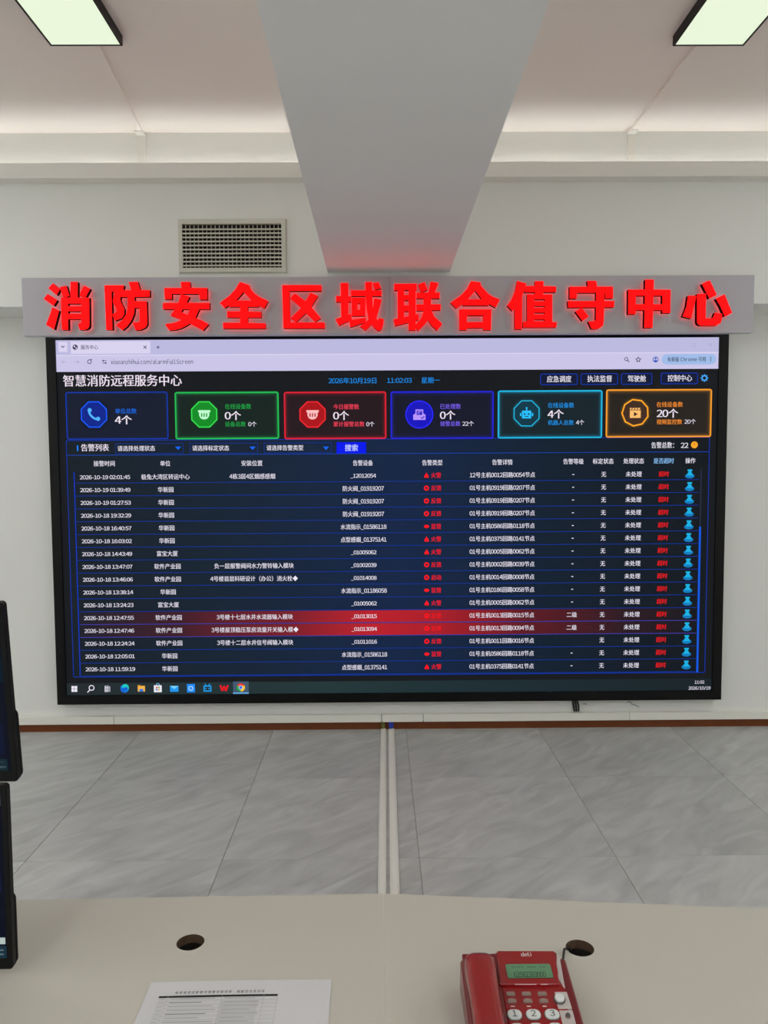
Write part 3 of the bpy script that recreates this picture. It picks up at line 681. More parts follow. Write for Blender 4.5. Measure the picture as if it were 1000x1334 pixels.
for s, a, c, t0, t1, tri in (('请选择处理状态', 150, 239, 153.2, 202, 232), ('请选择标定状态', 247, 336, 250.5, 298.5, 329), ('请选择告警类型', 343.5, 432, 347, 395, 424.5)):
    fb = MB(); parts.append((fb, 'filter_box', AK)); x0, x1, z0, z1 = rectw(a, 577.6-(a-150)*0.004, c, 590.8-(a-150)*0.004)
    frame(fb, x0, x1, z0, z1, 0.8*PX, ui((14, 48, 140)), 3); text(fb, s, t0, t1, 584.2-(a-150)*0.004, 6.6, WHT)
    poly(fb, [(tri-4, 581.8), (tri, 586.2), (tri+4, 581.8)], ui((14, 100, 240)), 4)
sb = MB(); parts.append((sb, 'search_button', AK)); rect(sb, 438.2, 576.2, 476.8, 590.6, ui((2, 22, 238)), 3); text(sb, '搜索', 449, 466.4, 583.4, 8.2, ui((206, 220, 255)), 5, 0.016)
for s, a, c, y in (('接警时间', 122, 150, 604), ('单位', 208.5, 222, 603.8), ('安装位置', 314, 342, 603.5), ('告警设备', 459.4, 485.6, 603.2), ('告警类型', 549.4, 576.2, 602.8), ('告警详情', 640.5, 667.5, 602.2), ('告警等级', 733, 760, 601.2), ('标定状态', 771.6, 799, 600.9), ('处理状态', 811.4, 838.6, 600.6), ('是否超时', 850.6, 877.6, 600.4), ('操作', 892, 905.5, 600.2)):
    hb = MB(); parts.append((hb, 'column_heading', AK)); text(hb, s, a, c, y, 6.8, WHT if s != '是否超时' else ui((140, 196, 250)))
FX = 'fan'
ROWS = [
 ('2026-10-19 02:01:45', '极兔大湾区转运中心', '4栋3层4区烟感感烟', '_12012054', '火警', '12号主机0012回路0054节点', '-'),
 ('2026-10-19 01:39:49', '华新园', '', '防火阀_01919207', '反馈', '01号主机0919回路0207节点', '-'),
 ('2026-10-19 01:27:53', '华新园', '', '防火阀_01919207', '反馈', '01号主机0919回路0207节点', '-'),
 ('2026-10-18 19:32:29', '华新园', '', '防火阀_01919207', '反馈', '01号主机0919回路0207节点', '-'),
 ('2026-10-18 16:40:57', '华新园', '', '水流指示_01586118', '监管', '01号主机0586回路0118节点', '-'),
 ('2026-10-18 16:03:02', '华新园', '', '点型感烟_01375141', '火警', '01号主机0375回路0141节点', '-'),
 ('2026-10-18 14:43:49', '富宝大厦', '', '_01005062', '火警', '01号主机0005回路0062节点', '-'),
 ('2026-10-18 13:47:07', '软件产业园', '负一层报警阀间水力警铃输入模块', '_01002039', '反馈', '01号主机0002回路0039节点', '-'),
 ('2026-10-18 13:46:06', '软件产业园', '4号楼首层科研设计（办公）消火栓◆', '_01014008', '启动', '01号主机0014回路0008节点', '-'),
 ('2026-10-18 13:38:14', '华新园', '', '水流指示_01186058', '监管', '01号主机0186回路0058节点', '-'),
 ('2026-10-18 13:24:23', '富宝大厦', '', '_01005062', '火警', '01号主机0005回路0062节点', '-'),
 ('2026-10-18 12:47:55', '软件产业园', '3号楼十七层水井水流器输入模块', '_01013015', '反馈', '01号主机0013回路0015节点', '二级'),
 ('2026-10-18 12:47:46', '软件产业园', '3号楼屋顶稳压泵房流量开关输入模◆', '_01013094', '反馈', '01号主机0013回路0094节点', '二级'),
 ('2026-10-18 12:24:24', '软件产业园', '3号楼十二层水井信号阀输入模块', '_01011016', '反馈', '01号主机0011回路0016节点', ''),
 ('2026-10-18 12:05:01', '华新园', '', '水流指示_01586118', '监管', '01号主机0586回路0118节点', '-'),
 ('2026-10-18 11:59:19', '华新园', '', '点型感烟_01375141', '火警', '01号主机0375回路0141节点', '-'),
]
def X(px): return S(px, 620)[0]
RED = ui((250, 18, 26)); LINE = ui((10, 50, 150))
rowx0, rowx1 = lx+1.5*PX, rx-2.5*PX
def glyphlen(s): return sum(0.56 if ord(ch) < 128 else 1.0 for ch in s)
for r, (tm, un, loc, dev, typ, det, lev) in enumerate(ROWS):
    rb_ = MB(); parts.append((rb_, 'table_row', AK))
    zc = S(135, 621.7+16.67*r)[1]; zl = S(110, 629.4+16.75*r)[1]; up = 16.75*PX
    red = lev == '二级'
    if red: quad(rb_, rowx0, rowx1, zl+0.6*PX, zl+up-0.6*PX, row_red, 2)
    quad(rb_, rowx0, rowx1, zl-0.42*PX, zl+0.42*PX, LINE if not red else ui((70, 60, 170)), 3)
    em = 7.0*PX
    def put(s, x0, x1, m=WHT, h=6.6): textw(rb_, s, x0, x1, zc, (h if any(ord(c) > 127 for c in s) else 5.0)*PX, m, 5, 0.010 if any(ord(c) > 127 for c in s) else 0.013)
    put(tm, X(104), X(169.6), h=5.8)
    n = glyphlen(un)*em; put(un, X(215.5)-n/2, X(215.5)+n/2)
    if loc: n = {7: 104, 8: 114, 11: 100, 12: 114, 13: 100, 0: 59.5}[r]*PX; put(loc, X(328.8)-n/2, X(328.8)+n/2)
    n = 33.4*PX if dev[0] == '_' else (54*PX if dev[0] == '防' else 60*PX); put(dev, X(472.8)-n/2, X(472.8)+n/2)
    put(typ, X(561), X(574.6), RED); ix_ = X(555.2); y5 = YD-5*LAY
    if typ == '火警':
        pts = [(0, 3.8), (1.2, 1.6), (2.8, -0.4), (2.9, -2.6), (1.2, -3.6), (0, -1.8), (-1.2, -3.6), (-2.9, -2.6), (-2.8, -0.4), (-1.4, 1.2)]
        rb_.face([(ix_+p*PX, y5, zc+q*PX) for p, q in pts][::-1], RED)
    elif typ == '监管':
        rb_.face([(ix_+3.4*PX*math.cos(k*math.pi/6), y5, zc+2.2*PX*math.sin(k*math.pi/6)) for k in range(12)], RED)
    else:
        n = 12; P = lambda rr, k: (ix_+rr*PX*math.cos(2*math.pi*k/n), y5, zc+rr*PX*math.sin(2*math.pi*k/n))
        rb_.mesh([P(3.4, k) for k in range(n)]+[P(1.4, k) for k in range(n)], [(k, (k+1) % n, n+(k+1) % n, n+k) for k in range(n)], RED)
    put(det, X(611.5), X(696.8))
    if lev == '-': quad(rb_, X(745), X(747.6), zc-0.5*PX, zc+0.5*PX, WHT, 5)
    elif lev: put(lev, X(739), X(753))
    put('无', X(782.6), X(789.4)); put('未处理', X(814.4), X(835.6)); put('超时', X(857.4), X(871.2), RED)
    ux = X(898); CY, CY2 = ui((24, 176, 226)), ui((14, 124, 190))
    rb_.face([(ux+6.2*PX*math.cos(k*math.pi/8), YD-4*LAY, zc-2.8*PX+3.1*PX*math.sin(k*math.pi/8)) for k in range(16)], CY2)
    rb_.face([(ux+p*PX, YD-5*LAY, zc+q*PX) for p, q in ((-4.4, -2.2), (4.4, -2.2), (2.2, 2.0), (-2.2, 2.0))], CY)
    rb_.face([(ux+p*PX, YD-5.5*LAY, zc+q*PX) for p, q in ((-3, 3.4), (3, 3.4), (3, 5.8), (-3, 5.8))], CY)
    rb_.face([(ux+p*PX, YD-5*LAY, zc+q*PX) for p, q in ((-1.8, 2.0), (1.8, 2.0), (1.8, 3.6), (-1.8, 3.6))], CY)

# taskbar
tkz = S(500, 887)[1]
tk = part('taskbar', disp); TK = ('taskbar',)
task_m = gradient_mat('picture_taskbar', [(0, (34, 42, 46)), (0.4, (34, 54, 56)), (0.6, (28, 46, 52)), (1, (22, 33, 38))])
quad(tk, cx0, cx1, cz0, tkz, task_m, 1)
text(tk, '11:02', 904, 917, 888.4, 4.0, WHT, 5, 0.006); text(tk, '2026/10/19', 896, 925.2, 896.2, 4.2, WHT, 5, 0.006)
def icon(fn):
    m_ = MB(); parts.append((m_, 'app_icon', TK)); fn(m_)
def i_win(m):
    for a in (-1, 1):
        for c in (-1, 1): rect(m, 97+a*2-1.8, 897.4+c*2-1.8, 97+a*2+1.8, 897.4+c*2+1.8, WHT, 4)
def i_search(m): ring(m, 119.4, 896, 3.8, 1.1, WHT, 4); seg(m, (117, 898.8), (114, 902), 1.3, WHT, 4)
def i_view(m):
    for y in (894.6, 900): frame(m, *rectw(136.5, y-1.2 if y < 896 else y-1, 141.5, y+1.2), 0.7*PX, WHT, 4)
    frame(m, *rectw(136.5, 896, 141.5, 898.6), 0.8*PX, WHT, 4); rect(m, 142.6, 894, 143.5, 901, WHT, 4)
def i_edge(m):
    disc(m, 162.4, 896.8, 5.6, ui((16, 120, 220)), 4); disc(m, 163.4, 895.4, 4.6, ui((30, 200, 190)), 5); disc(m, 164.2, 897.2, 2.4, ui((20, 90, 200)), 6); disc(m, 160.6, 898.6, 3.2, ui((14, 100, 214)), 6.4)
def i_files(m): rect(m, 179.4, 893.4, 189, 900.8, ui((240, 180, 70)), 4); rect(m, 179.4, 892.4, 183.4, 894, ui((220, 150, 50)), 4.5); rect(m, 181.6, 897.4, 186.8, 900.8, ui((60, 120, 210)), 5)
def i_store(m):
    rect(m, 200.4, 892.6, 210.8, 901.6, ui((232, 230, 240)), 4); ring(m, 205.6, 892.4, 2.6, 0.8, ui((120, 190, 240)), 3.6)
    for x, y, c in ((204.2, 895.6, (230, 80, 60)), (207, 895.6, (110, 180, 60)), (204.2, 898.4, (40, 130, 220)), (207, 898.4, (240, 180, 50))): rect(m, x-1.1, y-1.1, x+1.1, y+1.1, ui(c), 5)
def i_mail(m): rect(m, 221.4, 893.4, 232.6, 901, ui((30, 150, 236)), 4); poly(m, [(221.4, 893.4), (227, 897.6), (232.6, 893.4)], ui((120, 210, 250)), 5)
def i_c(m): rect(m, 243.4, 891, 254, 901.8, ui((30, 140, 245)), 4); ring(m, 248.7, 896.6, 3.2, 1.0, ui((190, 225, 255)), 5)
def i_tv(m):
    frame(m, *rectw(265, 893, 275.4, 900.8), 1.5*PX, ui((30, 160, 240)), 4); disc(m, 268, 896.8, 0.9, ui((30, 160, 240)), 5, 8); disc(m, 272.2, 896.8, 0.9, ui((30, 160, 240)), 5, 8)
    seg(m, (267, 890.6), (268.6, 893), 1.1, ui((30, 160, 240)), 4); seg(m, (273.4, 890.6), (271.8, 893), 1.1, ui((30, 160, 240)), 4)
def i_w(m):
    W = ui((226, 22, 34))
    for a, c in (((287, 892.4), (289.6, 900)), ((289.6, 900), (292, 893.4)), ((292, 893.4), (294.2, 900)), ((294.2, 900), (297, 892.4))): seg(m, a, c, 2.4, W, 4)
def i_chrome(m):
    rect(m, 303.4, 887.8, 324, 903.4, ui((66, 88, 110)), 2); rect(m, 303.4, 902.2, 324, 903.4, ui((110, 180, 240)), 3)
    x, z = S(313.6, 895.4); cols = (ui((230, 60, 44)), ui((250, 196, 40)), ui((40, 160, 76)))
    for k, c in enumerate(cols):
        t0 = math.radians(30+{0: 0, 1: 240, 2: 120}[k]); pts = [(x, YD-4*LAY, z)]+[(x+5.6*PX*math.cos(t0+math.radians(120)*j/8), YD-4*LAY, z+5.6*PX*math.sin(t0+math.radians(120)*j/8)) for j in range(9)]
        m.face(pts, c)
    disc(m, 313.6, 895.4, 2.7, WHT, 5); disc(m, 313.6, 895.4, 2.1, ui((50, 110, 230)), 6)
for fn in (i_win, i_search, i_view, i_edge, i_files, i_store, i_mail, i_c, i_tv, i_w, i_chrome): icon(fn)

flush_text()
built = {}
for p in parts:
    b, name, par = p[:3]
    parent = built[par] if isinstance(par, tuple) else par
    o = b.build(name, parent)
    if len(p) > 3: built[p[3]] = o
    elif not isinstance(par, tuple): built[(name,)] = o
parts.clear()

# cables hanging from the screen to the trunking
cb0 = S(749, 911, 4.55)
for k, (c, dx) in enumerate((('nearest the left', -0.003), ('in the middle', 0.0), ('at the right', 0.003))):
    p = on_y(747+k*2.7, 908, D-0.035); q = on_y(749.2+k*2.7, 930, D-0.035)
    b = MB(); b.tube([(p.x, D-0.007, dz0+0.05), (p.x, D-0.007, dz0-0.01), (q.x-0.004+dx, D-0.013, (dz0+TZ)/2), (q.x, D-0.014, TZ+0.006)], 0.0052, cable_black, 8)
    tag(b.build('screen_cable', None, (q.x, D-0.014, TZ)), 'black cable hanging below the screen, the one %s of three' % c, 'cable', 'cables below the screen')

# ------------------------------------------------------------------ floor cable covers
def cover(x_far, x_near, w, label):
    b = MB(); y1, y0 = D-0.035, 0.95; n = 10; V = []; F = []
    for (xx, yy) in ((x_far, y1), (x_near, y0)):
        for k in range(n+1):
            a = math.pi*k/n; V.append((xx+w/2*math.cos(a), yy, 0.0004+0.016*math.sin(a)**0.8 if 0 < k < n else 0.0004))
    for k in range(n): F.append((k, k+1, n+2+k, n+1+k))
    F.append(tuple(range(n+1))); F.append(tuple(range(n+1, 2*n+2))[::-1]); F.append((0, n+1, 2*n+1, n))
    b.mesh(V, F, pvc_m, False)
    return tag(b.build('floor_cable_cover', None, ((x_far+x_near)/2, (y0+y1)/2, 0)), label, 'cable cover', 'cable covers on the floor')
fa = on_z(499.2, 949, 0).x; fb = on_z(509.6, 949, 0).x; na = on_z(497.3, 1160, 0); nb = on_z(514.2, 1160, 0)
def ext(xf, n): return n.x + (xf-n.x)*(0.95-n.y)/((D-0.035)-n.y)
cover(fa, ext(fa, na), 0.033, 'white half round cable cover across the floor, the left of two')
cover(fb, ext(fb, nb), 0.037, 'white half round cable cover across the floor, the right of two')
for x, m, w, lab in ((fa-0.002, cable_green, 0.004, 'green and yellow wires emerging above the left floor cable cover'), (fb-0.002, cable_blue, 0.0052, 'blue wires emerging above the right floor cable cover')):
    t = thing('wire_bundle', lab, 'cable', (x, D-0.04, 0.0), 'wires at the wall foot')
    for k in (-1, 0, 1):
        b = MB(); b.tube([(x+k*w*1.7, D-0.02, SK-0.001), (x+k*w*1.9, D-0.036, SK*0.7), (x+k*w*1.3, D-0.041, 0.022), (x+k*w, D-0.05, 0.0195)], w, m, 8); b.build('wire', t)

# ------------------------------------------------------------------ desk
ZT = 0.75
pm = on_z(499.5, 1164.0, ZT); pl = on_z(30, 1172, ZT); pr = on_z(998, 1183.5, ZT)
sl = (pl.y-pm.y)/(pl.x-pm.x); sr = (pr.y-pm.y)/(pr.x-pm.x)
DX, DEP = 1.75, 0.88
desk = thing('control_desk', 'long off white control desk in the foreground with two cable holes', 'desk', (pm.x, pm.y-DEP/2, 0))
hl, hr = on_z(248, 1227.5, ZT), on_z(755, 1235, ZT); HR = 0.0245
def worktop(outline, hole):
    bm = bmesh.new()
    ov = [bm.verts.new((x, y, ZT)) for x, y in outline]; hv = [bm.verts.new((hole.x+HR*math.cos(2*math.pi*k/32), hole.y+HR*0.96*math.sin(2*math.pi*k/32), ZT)) for k in range(32)]
    ed = [bm.edges.new((ov[i], ov[(i+1) % len(ov)])) for i in range(len(ov))]+[bm.edges.new((hv[i], hv[(i+1) % 32])) for i in range(32)]
    bmesh.ops.triangle_fill(bm, use_beauty=True, edges=ed, normal=(0, 0, 1))
    b = MB(); V = [v.co.copy() for v in bm.verts]; bm.verts.index_update(); F = [[v.index for v in f.verts] for f in bm.faces]
    V2 = [Vector((v.x, v.y, ZT-0.016)) for v in V]
    b.mesh(V, F, desk_m); b.mesh(V2, [f[::-1] for f in F], desk_m); bm.free()
    n = len(outline)
    for i in range(n):
        p, q = V[i], V[(i+1) % n]; b.face([(p.x, p.y, ZT-0.016), (q.x, q.y, ZT-0.016), (q.x, q.y, ZT), (p.x, p.y, ZT)], desk_m)
    for i in range(32):
        p, q = V[n+i], V[n+(i+1) % 32]; b.face([(p.x, p.y, ZT), (q.x, q.y, ZT), (q.x, q.y, ZT-0.016), (p.x, p.y, ZT-0.016)], board_brown)
    return b
SEAM = 0.0003
def yfar(x): return pm.y+(x-pm.x)*(sl if x < pm.x else sr)
lo = [(pm.x-SEAM, yfar(pm.x)), (pm.x-DX, yfar(pm.x-DX)), (pm.x-DX, yfar(pm.x-DX)-DEP), (pm.x-SEAM, yfar(pm.x)-DEP)]
ro = [(pm.x+SEAM, yfar(pm.x)-DEP), (pm.x+DX, yfar(pm.x+DX)-DEP), (pm.x+DX, yfar(pm.x+DX)), (pm.x+SEAM, yfar(pm.x))]
worktop(lo, hl).build('worktop', desk); worktop(ro, hr).build('worktop', desk)
for side, x0, x1 in ((0, pm.x-DX+0.03, pm.x-0.012), (1, pm.x+0.012, pm.x+DX-0.03)):
    b = MB(); b.slab([(x0, yfar(x0)-0.05), (x1, yfar(x1)-0.05), (x1, yfar(x1)-0.068), (x0, yfar(x0)-0.068)], 0.0004, ZT-0.0164, desk_m); b.build('back_panel', desk)
    b = MB(); b.slab([(x0, yfar(x0)-0.52), (x1, yfar(x1)-0.52), (x1, yfar(x1)-0.538), (x0, yfar(x0)-0.538)], 0.0004, ZT-0.0164, desk_m); b.build('front_panel', desk)
    for xx in ((x0, x0+0.02), (x1-0.02, x1)):
        b = MB(); ym = min(yfar(xx[0]), yfar(xx[1])); b.box(xx[0], xx[1], ym-0.519, ym-0.072, 0.0004, ZT-0.0164, desk_m); b.build('side_panel', desk)

# ------------------------------------------------------------------ the two monitors at the left, one above the other
MW = 0.53
def monitor(pbr, ptr, label, content):
    """pbr / ptr: lower and upper right corners of the front in the room"""
    up = (ptr-pbr); H = up.length; up.normalize(); nrm = Vector((1, 0, 0)).cross(up)   # towards the operator
    org = Vector((pbr.x-MW/2, pbr.y, pbr.z))
    T = lambda p: org + Vector((1, 0, 0))*p.x + up*p.y + nrm*p.z      # u across, v up, w towards the operator
    t = thing('monitor', label, 'monitor', org, 'monitors on the desk')
    b = MB(); w = MW/2
    b.rprism(-w, w, 0, H, -0.012, 0, 0.006, black_m, T, ch=0.0015); b.build('bezel', t)
    b = MB(); b.rprism(-w-0.0012, w+0.0012, -0.001, H*0.40, -0.017, -0.0125, 0.012, black_m, T, ch=0.002)
    b.rprism(-w*0.62, w*0.62, 0.02, H*0.7, -0.048, -0.0175, 0.02, black_m, T, ch=0.004); b.build('rear_shell', t)
    b = MB(); g0, g1, h0, h1 = -w+0.009, w-0.009, 0.020, H-0.008
    b.face([T(Vector(p)) for p in ((g0, h0, 0.0004), (g1, h0, 0.0004), (g1, h1, 0.0004), (g0, h1, 0.0004))], ui((4, 8, 26)))
    scr = b.build('screen', t)
    b = MB()
    for (a0, a1, c0, c1, rgb) in content:
        b.face([T(Vector((g0+(g1-g0)*q[0], h0+(h1-h0)*q[1], 0.0009))) for q in ((a0, c0), (a1, c0), (a1, c1), (a0, c1))], ui(rgb))
    b.build('screen_content', scr)
    return t
yM = 1.22
lbr, ltr = on_y(17, 1263, yM), on_y(16, 1023, yM); ltr = Vector((lbr.x, yM, ltr.z))
monitor(lbr, ltr, 'black computer monitor at the left edge, the lower of two stacked', [
    (0, 0.997, 0.91, 0.995, (150, 178, 180)), (0.2, 0.99, 0.925, 0.935, (206, 216, 216)), (0.93, 0.985, 0.865, 0.88, (120, 130, 150)), (0.9, 0.98, 0.815, 0.828, (24, 90, 150)), (0.93, 0.985, 0.77, 0.784, (116, 120, 150)),
    (0, 0.99, 0.40, 0.515, (16, 26, 62)), (0.2, 0.985, 0.508, 0.516, (48, 58, 90)), (0, 0.997, 0.085, 0.125, (176, 190, 184)), (0, 1, 0.0, 0.075, (18, 44, 58)), (0.95, 0.99, 0.02, 0.028, (120, 140, 150)), (0.95, 0.99, 0.045, 0.053, (120, 140, 150))])
ubr = on_y(23.6, 1018.5, yM); ubr = Vector((ubr.x, yM, ubr.z))
d = ray(3.6, 785); ut = O + d*(ubr.x/d.x)
monitor(ubr, Vector((ubr.x, ut.y, ut.z)), 'black computer monitor at the left edge, the upper of two stacked, tilted forward', [
    (0, 1, 0.55, 0.72, (2, 26, 40)), (0.0, 0.98, 0.45, 0.55, (2, 8, 46)), (0, 0.985, 0.1, 0.3, (3, 14, 44)), (0, 0.99, 0.0, 0.075, (10, 36, 46)), (0.95, 0.985, 0.018, 0.028, (120, 136, 146)), (0.955, 0.98, 0.05, 0.058, (84, 100, 112))])
t = thing('monitor_stand', 'black twin monitor stand carrying the two stacked monitors at the left', 'stand', (lbr.x-MW/2, 1.30, ZT))
sx = lbr.x-MW/2
b = MB(); b.rprism(sx-0.12, sx+0.12, 1.21, 1.40, ZT+0.0003, ZT+0.014, 0.02, black_m, lambda p: p, ch=0.003); b.build('base', t)
b = MB(); b.tube([(sx, 1.32, ZT+0.0145), (sx, 1.32, 1.36)], 0.018, black_m, 16); b.build('pole', t)
for z, y0 in (((lbr.z+ltr.z)/2-0.03, yM+0.0485), ((ubr.z+ut.z)/2-0.03, yM+0.046)):
    b = MB(); b.cbox(sx-0.03, sx+0.03, y0, 1.3015, z-0.03, z+0.03, black_m, 0.004); b.build('bracket', t)

# ------------------------------------------------------------------ sheet of paper
q0, q1 = on_z(197, 1280, ZT+0.001), on_z(432, 1276.2, ZT+0.001)
pw = (q1-q0).length; ua = (q1-q0).normalized(); va = Vector((ua.y, -ua.x, 0))
def PP(u, v, z=0.0): p = q0 + ua*u + va*v; return Vector((p.x, p.y, ZT+0.0012+z))
paper = thing('paper_sheet', 'white printed paper form lying on the desk left of the phone', 'paper', PP(pw/2, 0.105) - Vector((0, 0, 0.0012)))
b = MB(); n = 12
V = [PP(pw*i/n, 0.21*j/6, 0.0012*math.sin(math.pi*i/n)*(1-j/6)) for j in range(7) for i in range(n+1)]; V2 = [p-Vector((0, 0, 0.0006)) for p in V]
F = [(j*(n+1)+i, (j+1)*(n+1)+i, (j+1)*(n+1)+i+1, j*(n+1)+i+1) for j in range(6) for i in range(n)]
b.mesh(V, F, paper_m, True); b.mesh(V2, [f[::-1] for f in F], paper_m, True)
b.build('sheet', paper)
b = MB()
def pr_(u0, u1, v0, v1, m, z=0.0):
    k = 8
    for i in range(k):
        a, c = u0+(u1-u0)*i/k, u0+(u1-u0)*(i+1)/k
        zz = lambda u, v: 0.0012*math.sin(math.pi*u/pw)*(1-v/0.21)+0.0004+z
        b.face([PP(a, v1, zz(a, v1)), PP(c, v1, zz(c, v1)), PP(c, v0, zz(c, v0)), PP(a, v0, zz(a, v0))], m)
def PU(px, py): p = on_z(px, py, ZT+0.002)-q0; return p.dot(ua), p.dot(va)
tu0, tv = PU(228, 1293.4); tu1, _ = PU(344, 1292)
u = tu0; rnd = random.Random(3)
while u < tu1:                                     # heading, too small to read in the photograph: blurred strokes
    w = 0.0052
    if not 0.62 < (u-tu0)/(tu1-tu0) < 0.66: 
        pr_(u, u+w, tv-0.0022, tv-0.0010, greyink_m); pr_(u, u+w*0.9, tv+0.0006, tv+0.0018, greyink_m); pr_(u+w*rnd.uniform(0.2, 0.6), u+w*0.75, tv-0.003, tv+0.003, greyink_m)
    u += 0.0066
bu0, bv = PU(207, 1298.2); bu1, _ = PU(362, 1295.2)
pr_(bu0, bu1, bv-0.001, bv+0.0035, ink_m)
for k in range(16):
    v = bv+0.011+k*0.0085
    if v > 0.2: break
    pr_(bu0, bu1, v-0.0003, v+0.0003, paleink_m)
    uu = bu0+0.012+rnd.uniform(0, 0.01)
    pr_(bu0+0.002, bu0+0.012, v-0.0052, v-0.0036, paleink_m)
    pr_(bu0+0.020, bu0+rnd.uniform(0.07, 0.098), v-0.0056, v-0.0036, greyink_m if k % 3 == 1 else paleink_m)
    pr_(bu0+0.106, bu0+rnd.uniform(0.14, 0.165), v-0.0056, v-0.0032, paleink_m)
pr_(bu0+0.102, bu1-0.03, bv+0.012, 0.195, cellink_m, -0.0001)
for uu in (bu0+0.015, bu0+0.1015, bu0+0.168, bu1): pr_(uu-0.0003, uu+0.0003, bv, 0.195, paleink_m, 0.0001)
b.build('print', paper)

# ------------------------------------------------------------------ red telephone
SL = math.atan((0.070-0.030)/(1.222-1.02)); PY0, PZ0 = 1.02, ZT+0.030
PN = Vector((0, -math.sin(SL), math.cos(SL))); PV = Vector((0, math.cos(SL), math.sin(SL))); PO = Vector((0, PY0, PZ0))
def TP(p): return Vector((1, 0, 0))*p.x + PV*p.y + PN*p.z + PO
def ph(px, py, w=0.0):
    """point of the sloping phone face under a view ray, w above it"""
    d = ray(px, py); o = PO+PN*w; s = (o-O).dot(PN)/d.dot(PN); p = O+d*s-PO; return p.x, p.dot(PV)
phone = thing('desk_phone', 'red corded desk telephone with green display on the desk', 'telephone', (0.22, 1.11, ZT))
xl, xr = ph(600, 1262, -0.01)[0], ph(738, 1262, -0.012)[0]; vtop = ph(684, 1239, 0.005)[1]
b = MB()
yr = TP(Vector((0, vtop, 0))).y; 
prof = [(1.0, 0.0006), (1.0, 0.018), (1.012, 0.024), (yr-0.008, 0.026+(yr-1.02)*math.tan(SL)), (yr-0.001, 0.020+(yr-1.02)*math.tan(SL)), (yr+0.002, 0.0006)]
bm = bmesh.new()
va_ = [bm.verts.new((xl, y, ZT+z)) for y, z in prof]; vb_ = [bm.verts.new((xr, y, ZT+z)) for y, z in prof]
bm.faces.new(va_[::-1]); bm.faces.new(vb_)
for i in range(len(prof)): bm.faces.new((va_[i], va_[(i+1) % len(prof)], vb_[(i+1) % len(prof)], vb_[i]))
bmesh.ops.recalc_face_normals(bm, faces=bm.faces[:])
bmesh.ops.bevel(bm, geom=bm.edges[:], offset=0.005, segments=3, profile=0.6, affect='EDGES')
b.take(bm, phone_dark); b.build('base', phone)
def prism_slope(mb, pts, w0, w1, m, ch=0.0015):
    a = sum(pts[i][0]*pts[(i+1) % len(pts)][1]-pts[(i+1) % len(pts)][0]*pts[i][1] for i in range(len(pts)))
    if a < 0: pts = pts[::-1]
    bm = bmesh.new(); lo_ = [bm.verts.new((p[0], p[1], w0)) for p in pts]; hi_ = [bm.verts.new((p[0], p[1], w1)) for p in pts]; n = len(pts)
    top = bm.faces.new(hi_); bm.faces.new(lo_[::-1])
    for i in range(n): bm.faces.new((lo_[i], lo_[(i+1) % n], hi_[(i+1) % n], hi_[i]))
    ed = list(top.edges)+[e for e in bm.edges if abs(e.verts[0].co.z-e.verts[1].co.z) > (w1-w0)*0.5]
    bmesh.ops.bevel(bm, geom=ed, offset=ch, segments=3, profile=0.6, affect='EDGES'); mb.take(bm, m, TP)
W1 = 0.006
ptl, ptr_ = ph(644.5, 1238.8, W1), ph(724, 1238, W1)
pll = ptl[0]
b = MB(); prism_slope(b, [(pll, -0.006), (ph(750, 1330, W1)[0]-0.012, -0.006), (ph(736, 1288, W1)[0], ph(736, 1288, W1)[1]), (ptr_[0], ptr_[1]), (ptl[0], ptl[1])], -0.006, W1-0.002, phone_red, 0.003); b.build('face_plate', phone)
b = MB(); prism_slope(b, [(ph(650, 1285, W1)[0], ph(650, 1284, W1)[1]), (ph(730, 1285, W1)[0], ph(736, 1284, W1)[1]), (ph(724, 1268, W1)[0], ph(724, 1268, W1)[1]), (ph(722, 1240, W1)[0], ph(722, 1240, W1)[1]), (ph(647, 1240, W1)[0], ph(647, 1240, W1)[1])], W1-0.003, W1+0.003, phone_red, 0.0028)
hump = b.build('display_hump', phone)
WH = W1+0.003
def phtext(mb, s, px0, px1, py, hpx, m, w, bold=0.012):
    (u0, v), (u1, _) = ph(px0, py, w), ph(px1, py, w); h = ph(px0, py-hpx/2, w)[1]-ph(px0, py+hpx/2, w)[1]
    def place(a, c, k): return TP(Vector((u0+a*(u1-u0), v+(c-0.365)*h/0.74, w+k*0.0001)))
    QUEUE.append((mb, s, place, m, bold))
lg = MB(); phtext(lg, 'deli', 678, 692, 1243.4, 4.6, whiteink_m, WH+0.0003, 0.02)
l0, l1 = ph(662.5, 1273.5, WH), ph(715, 1257, WH)
b = MB(); b.rprism(l0[0]-0.002, l1[0]+0.002, l0[1]-0.002, l1[1]+0.002, WH-0.002, WH+0.0006, 0.003, black_m, TP, ch=0.0004, mtop=lcd_m); lcd = b.build('display', phone)
ld = MB(); phtext(ld, '62582283000', 669, 711, 1269.6, 7.2, ink_m, WH+0.0010, 0.0)
for k in range(11):
    a0, c0 = ph(666+k*4.1, 1259.4, WH+0.001); a1, _ = ph(668.6+k*4.1, 1259.4, WH+0.001)
    if k not in (4, 8): ld.face([TP(Vector((p, q, WH+0.001))) for p, q in ((a0, c0-0.0011), (a1, c0-0.0011), (a1, c0), (a0, c0))], ink_m)
flush_text()
lg.build('logo', phone); ld.build('display_digits', lcd)
b = MB()
for k in range(15):
    if k in (10, 11): continue
    a0, c0 = ph(670.5+k*2.85, 1282.8, WH+0.0003); b.face([TP(Vector((p, q, WH+0.0003))) for p, q in ((a0, c0), (a0+0.0026, c0), (a0+0.0026, c0+0.0011), (a0, c0+0.0011))], whiteink_m)
b.build('print', phone)
WK = W1-0.002
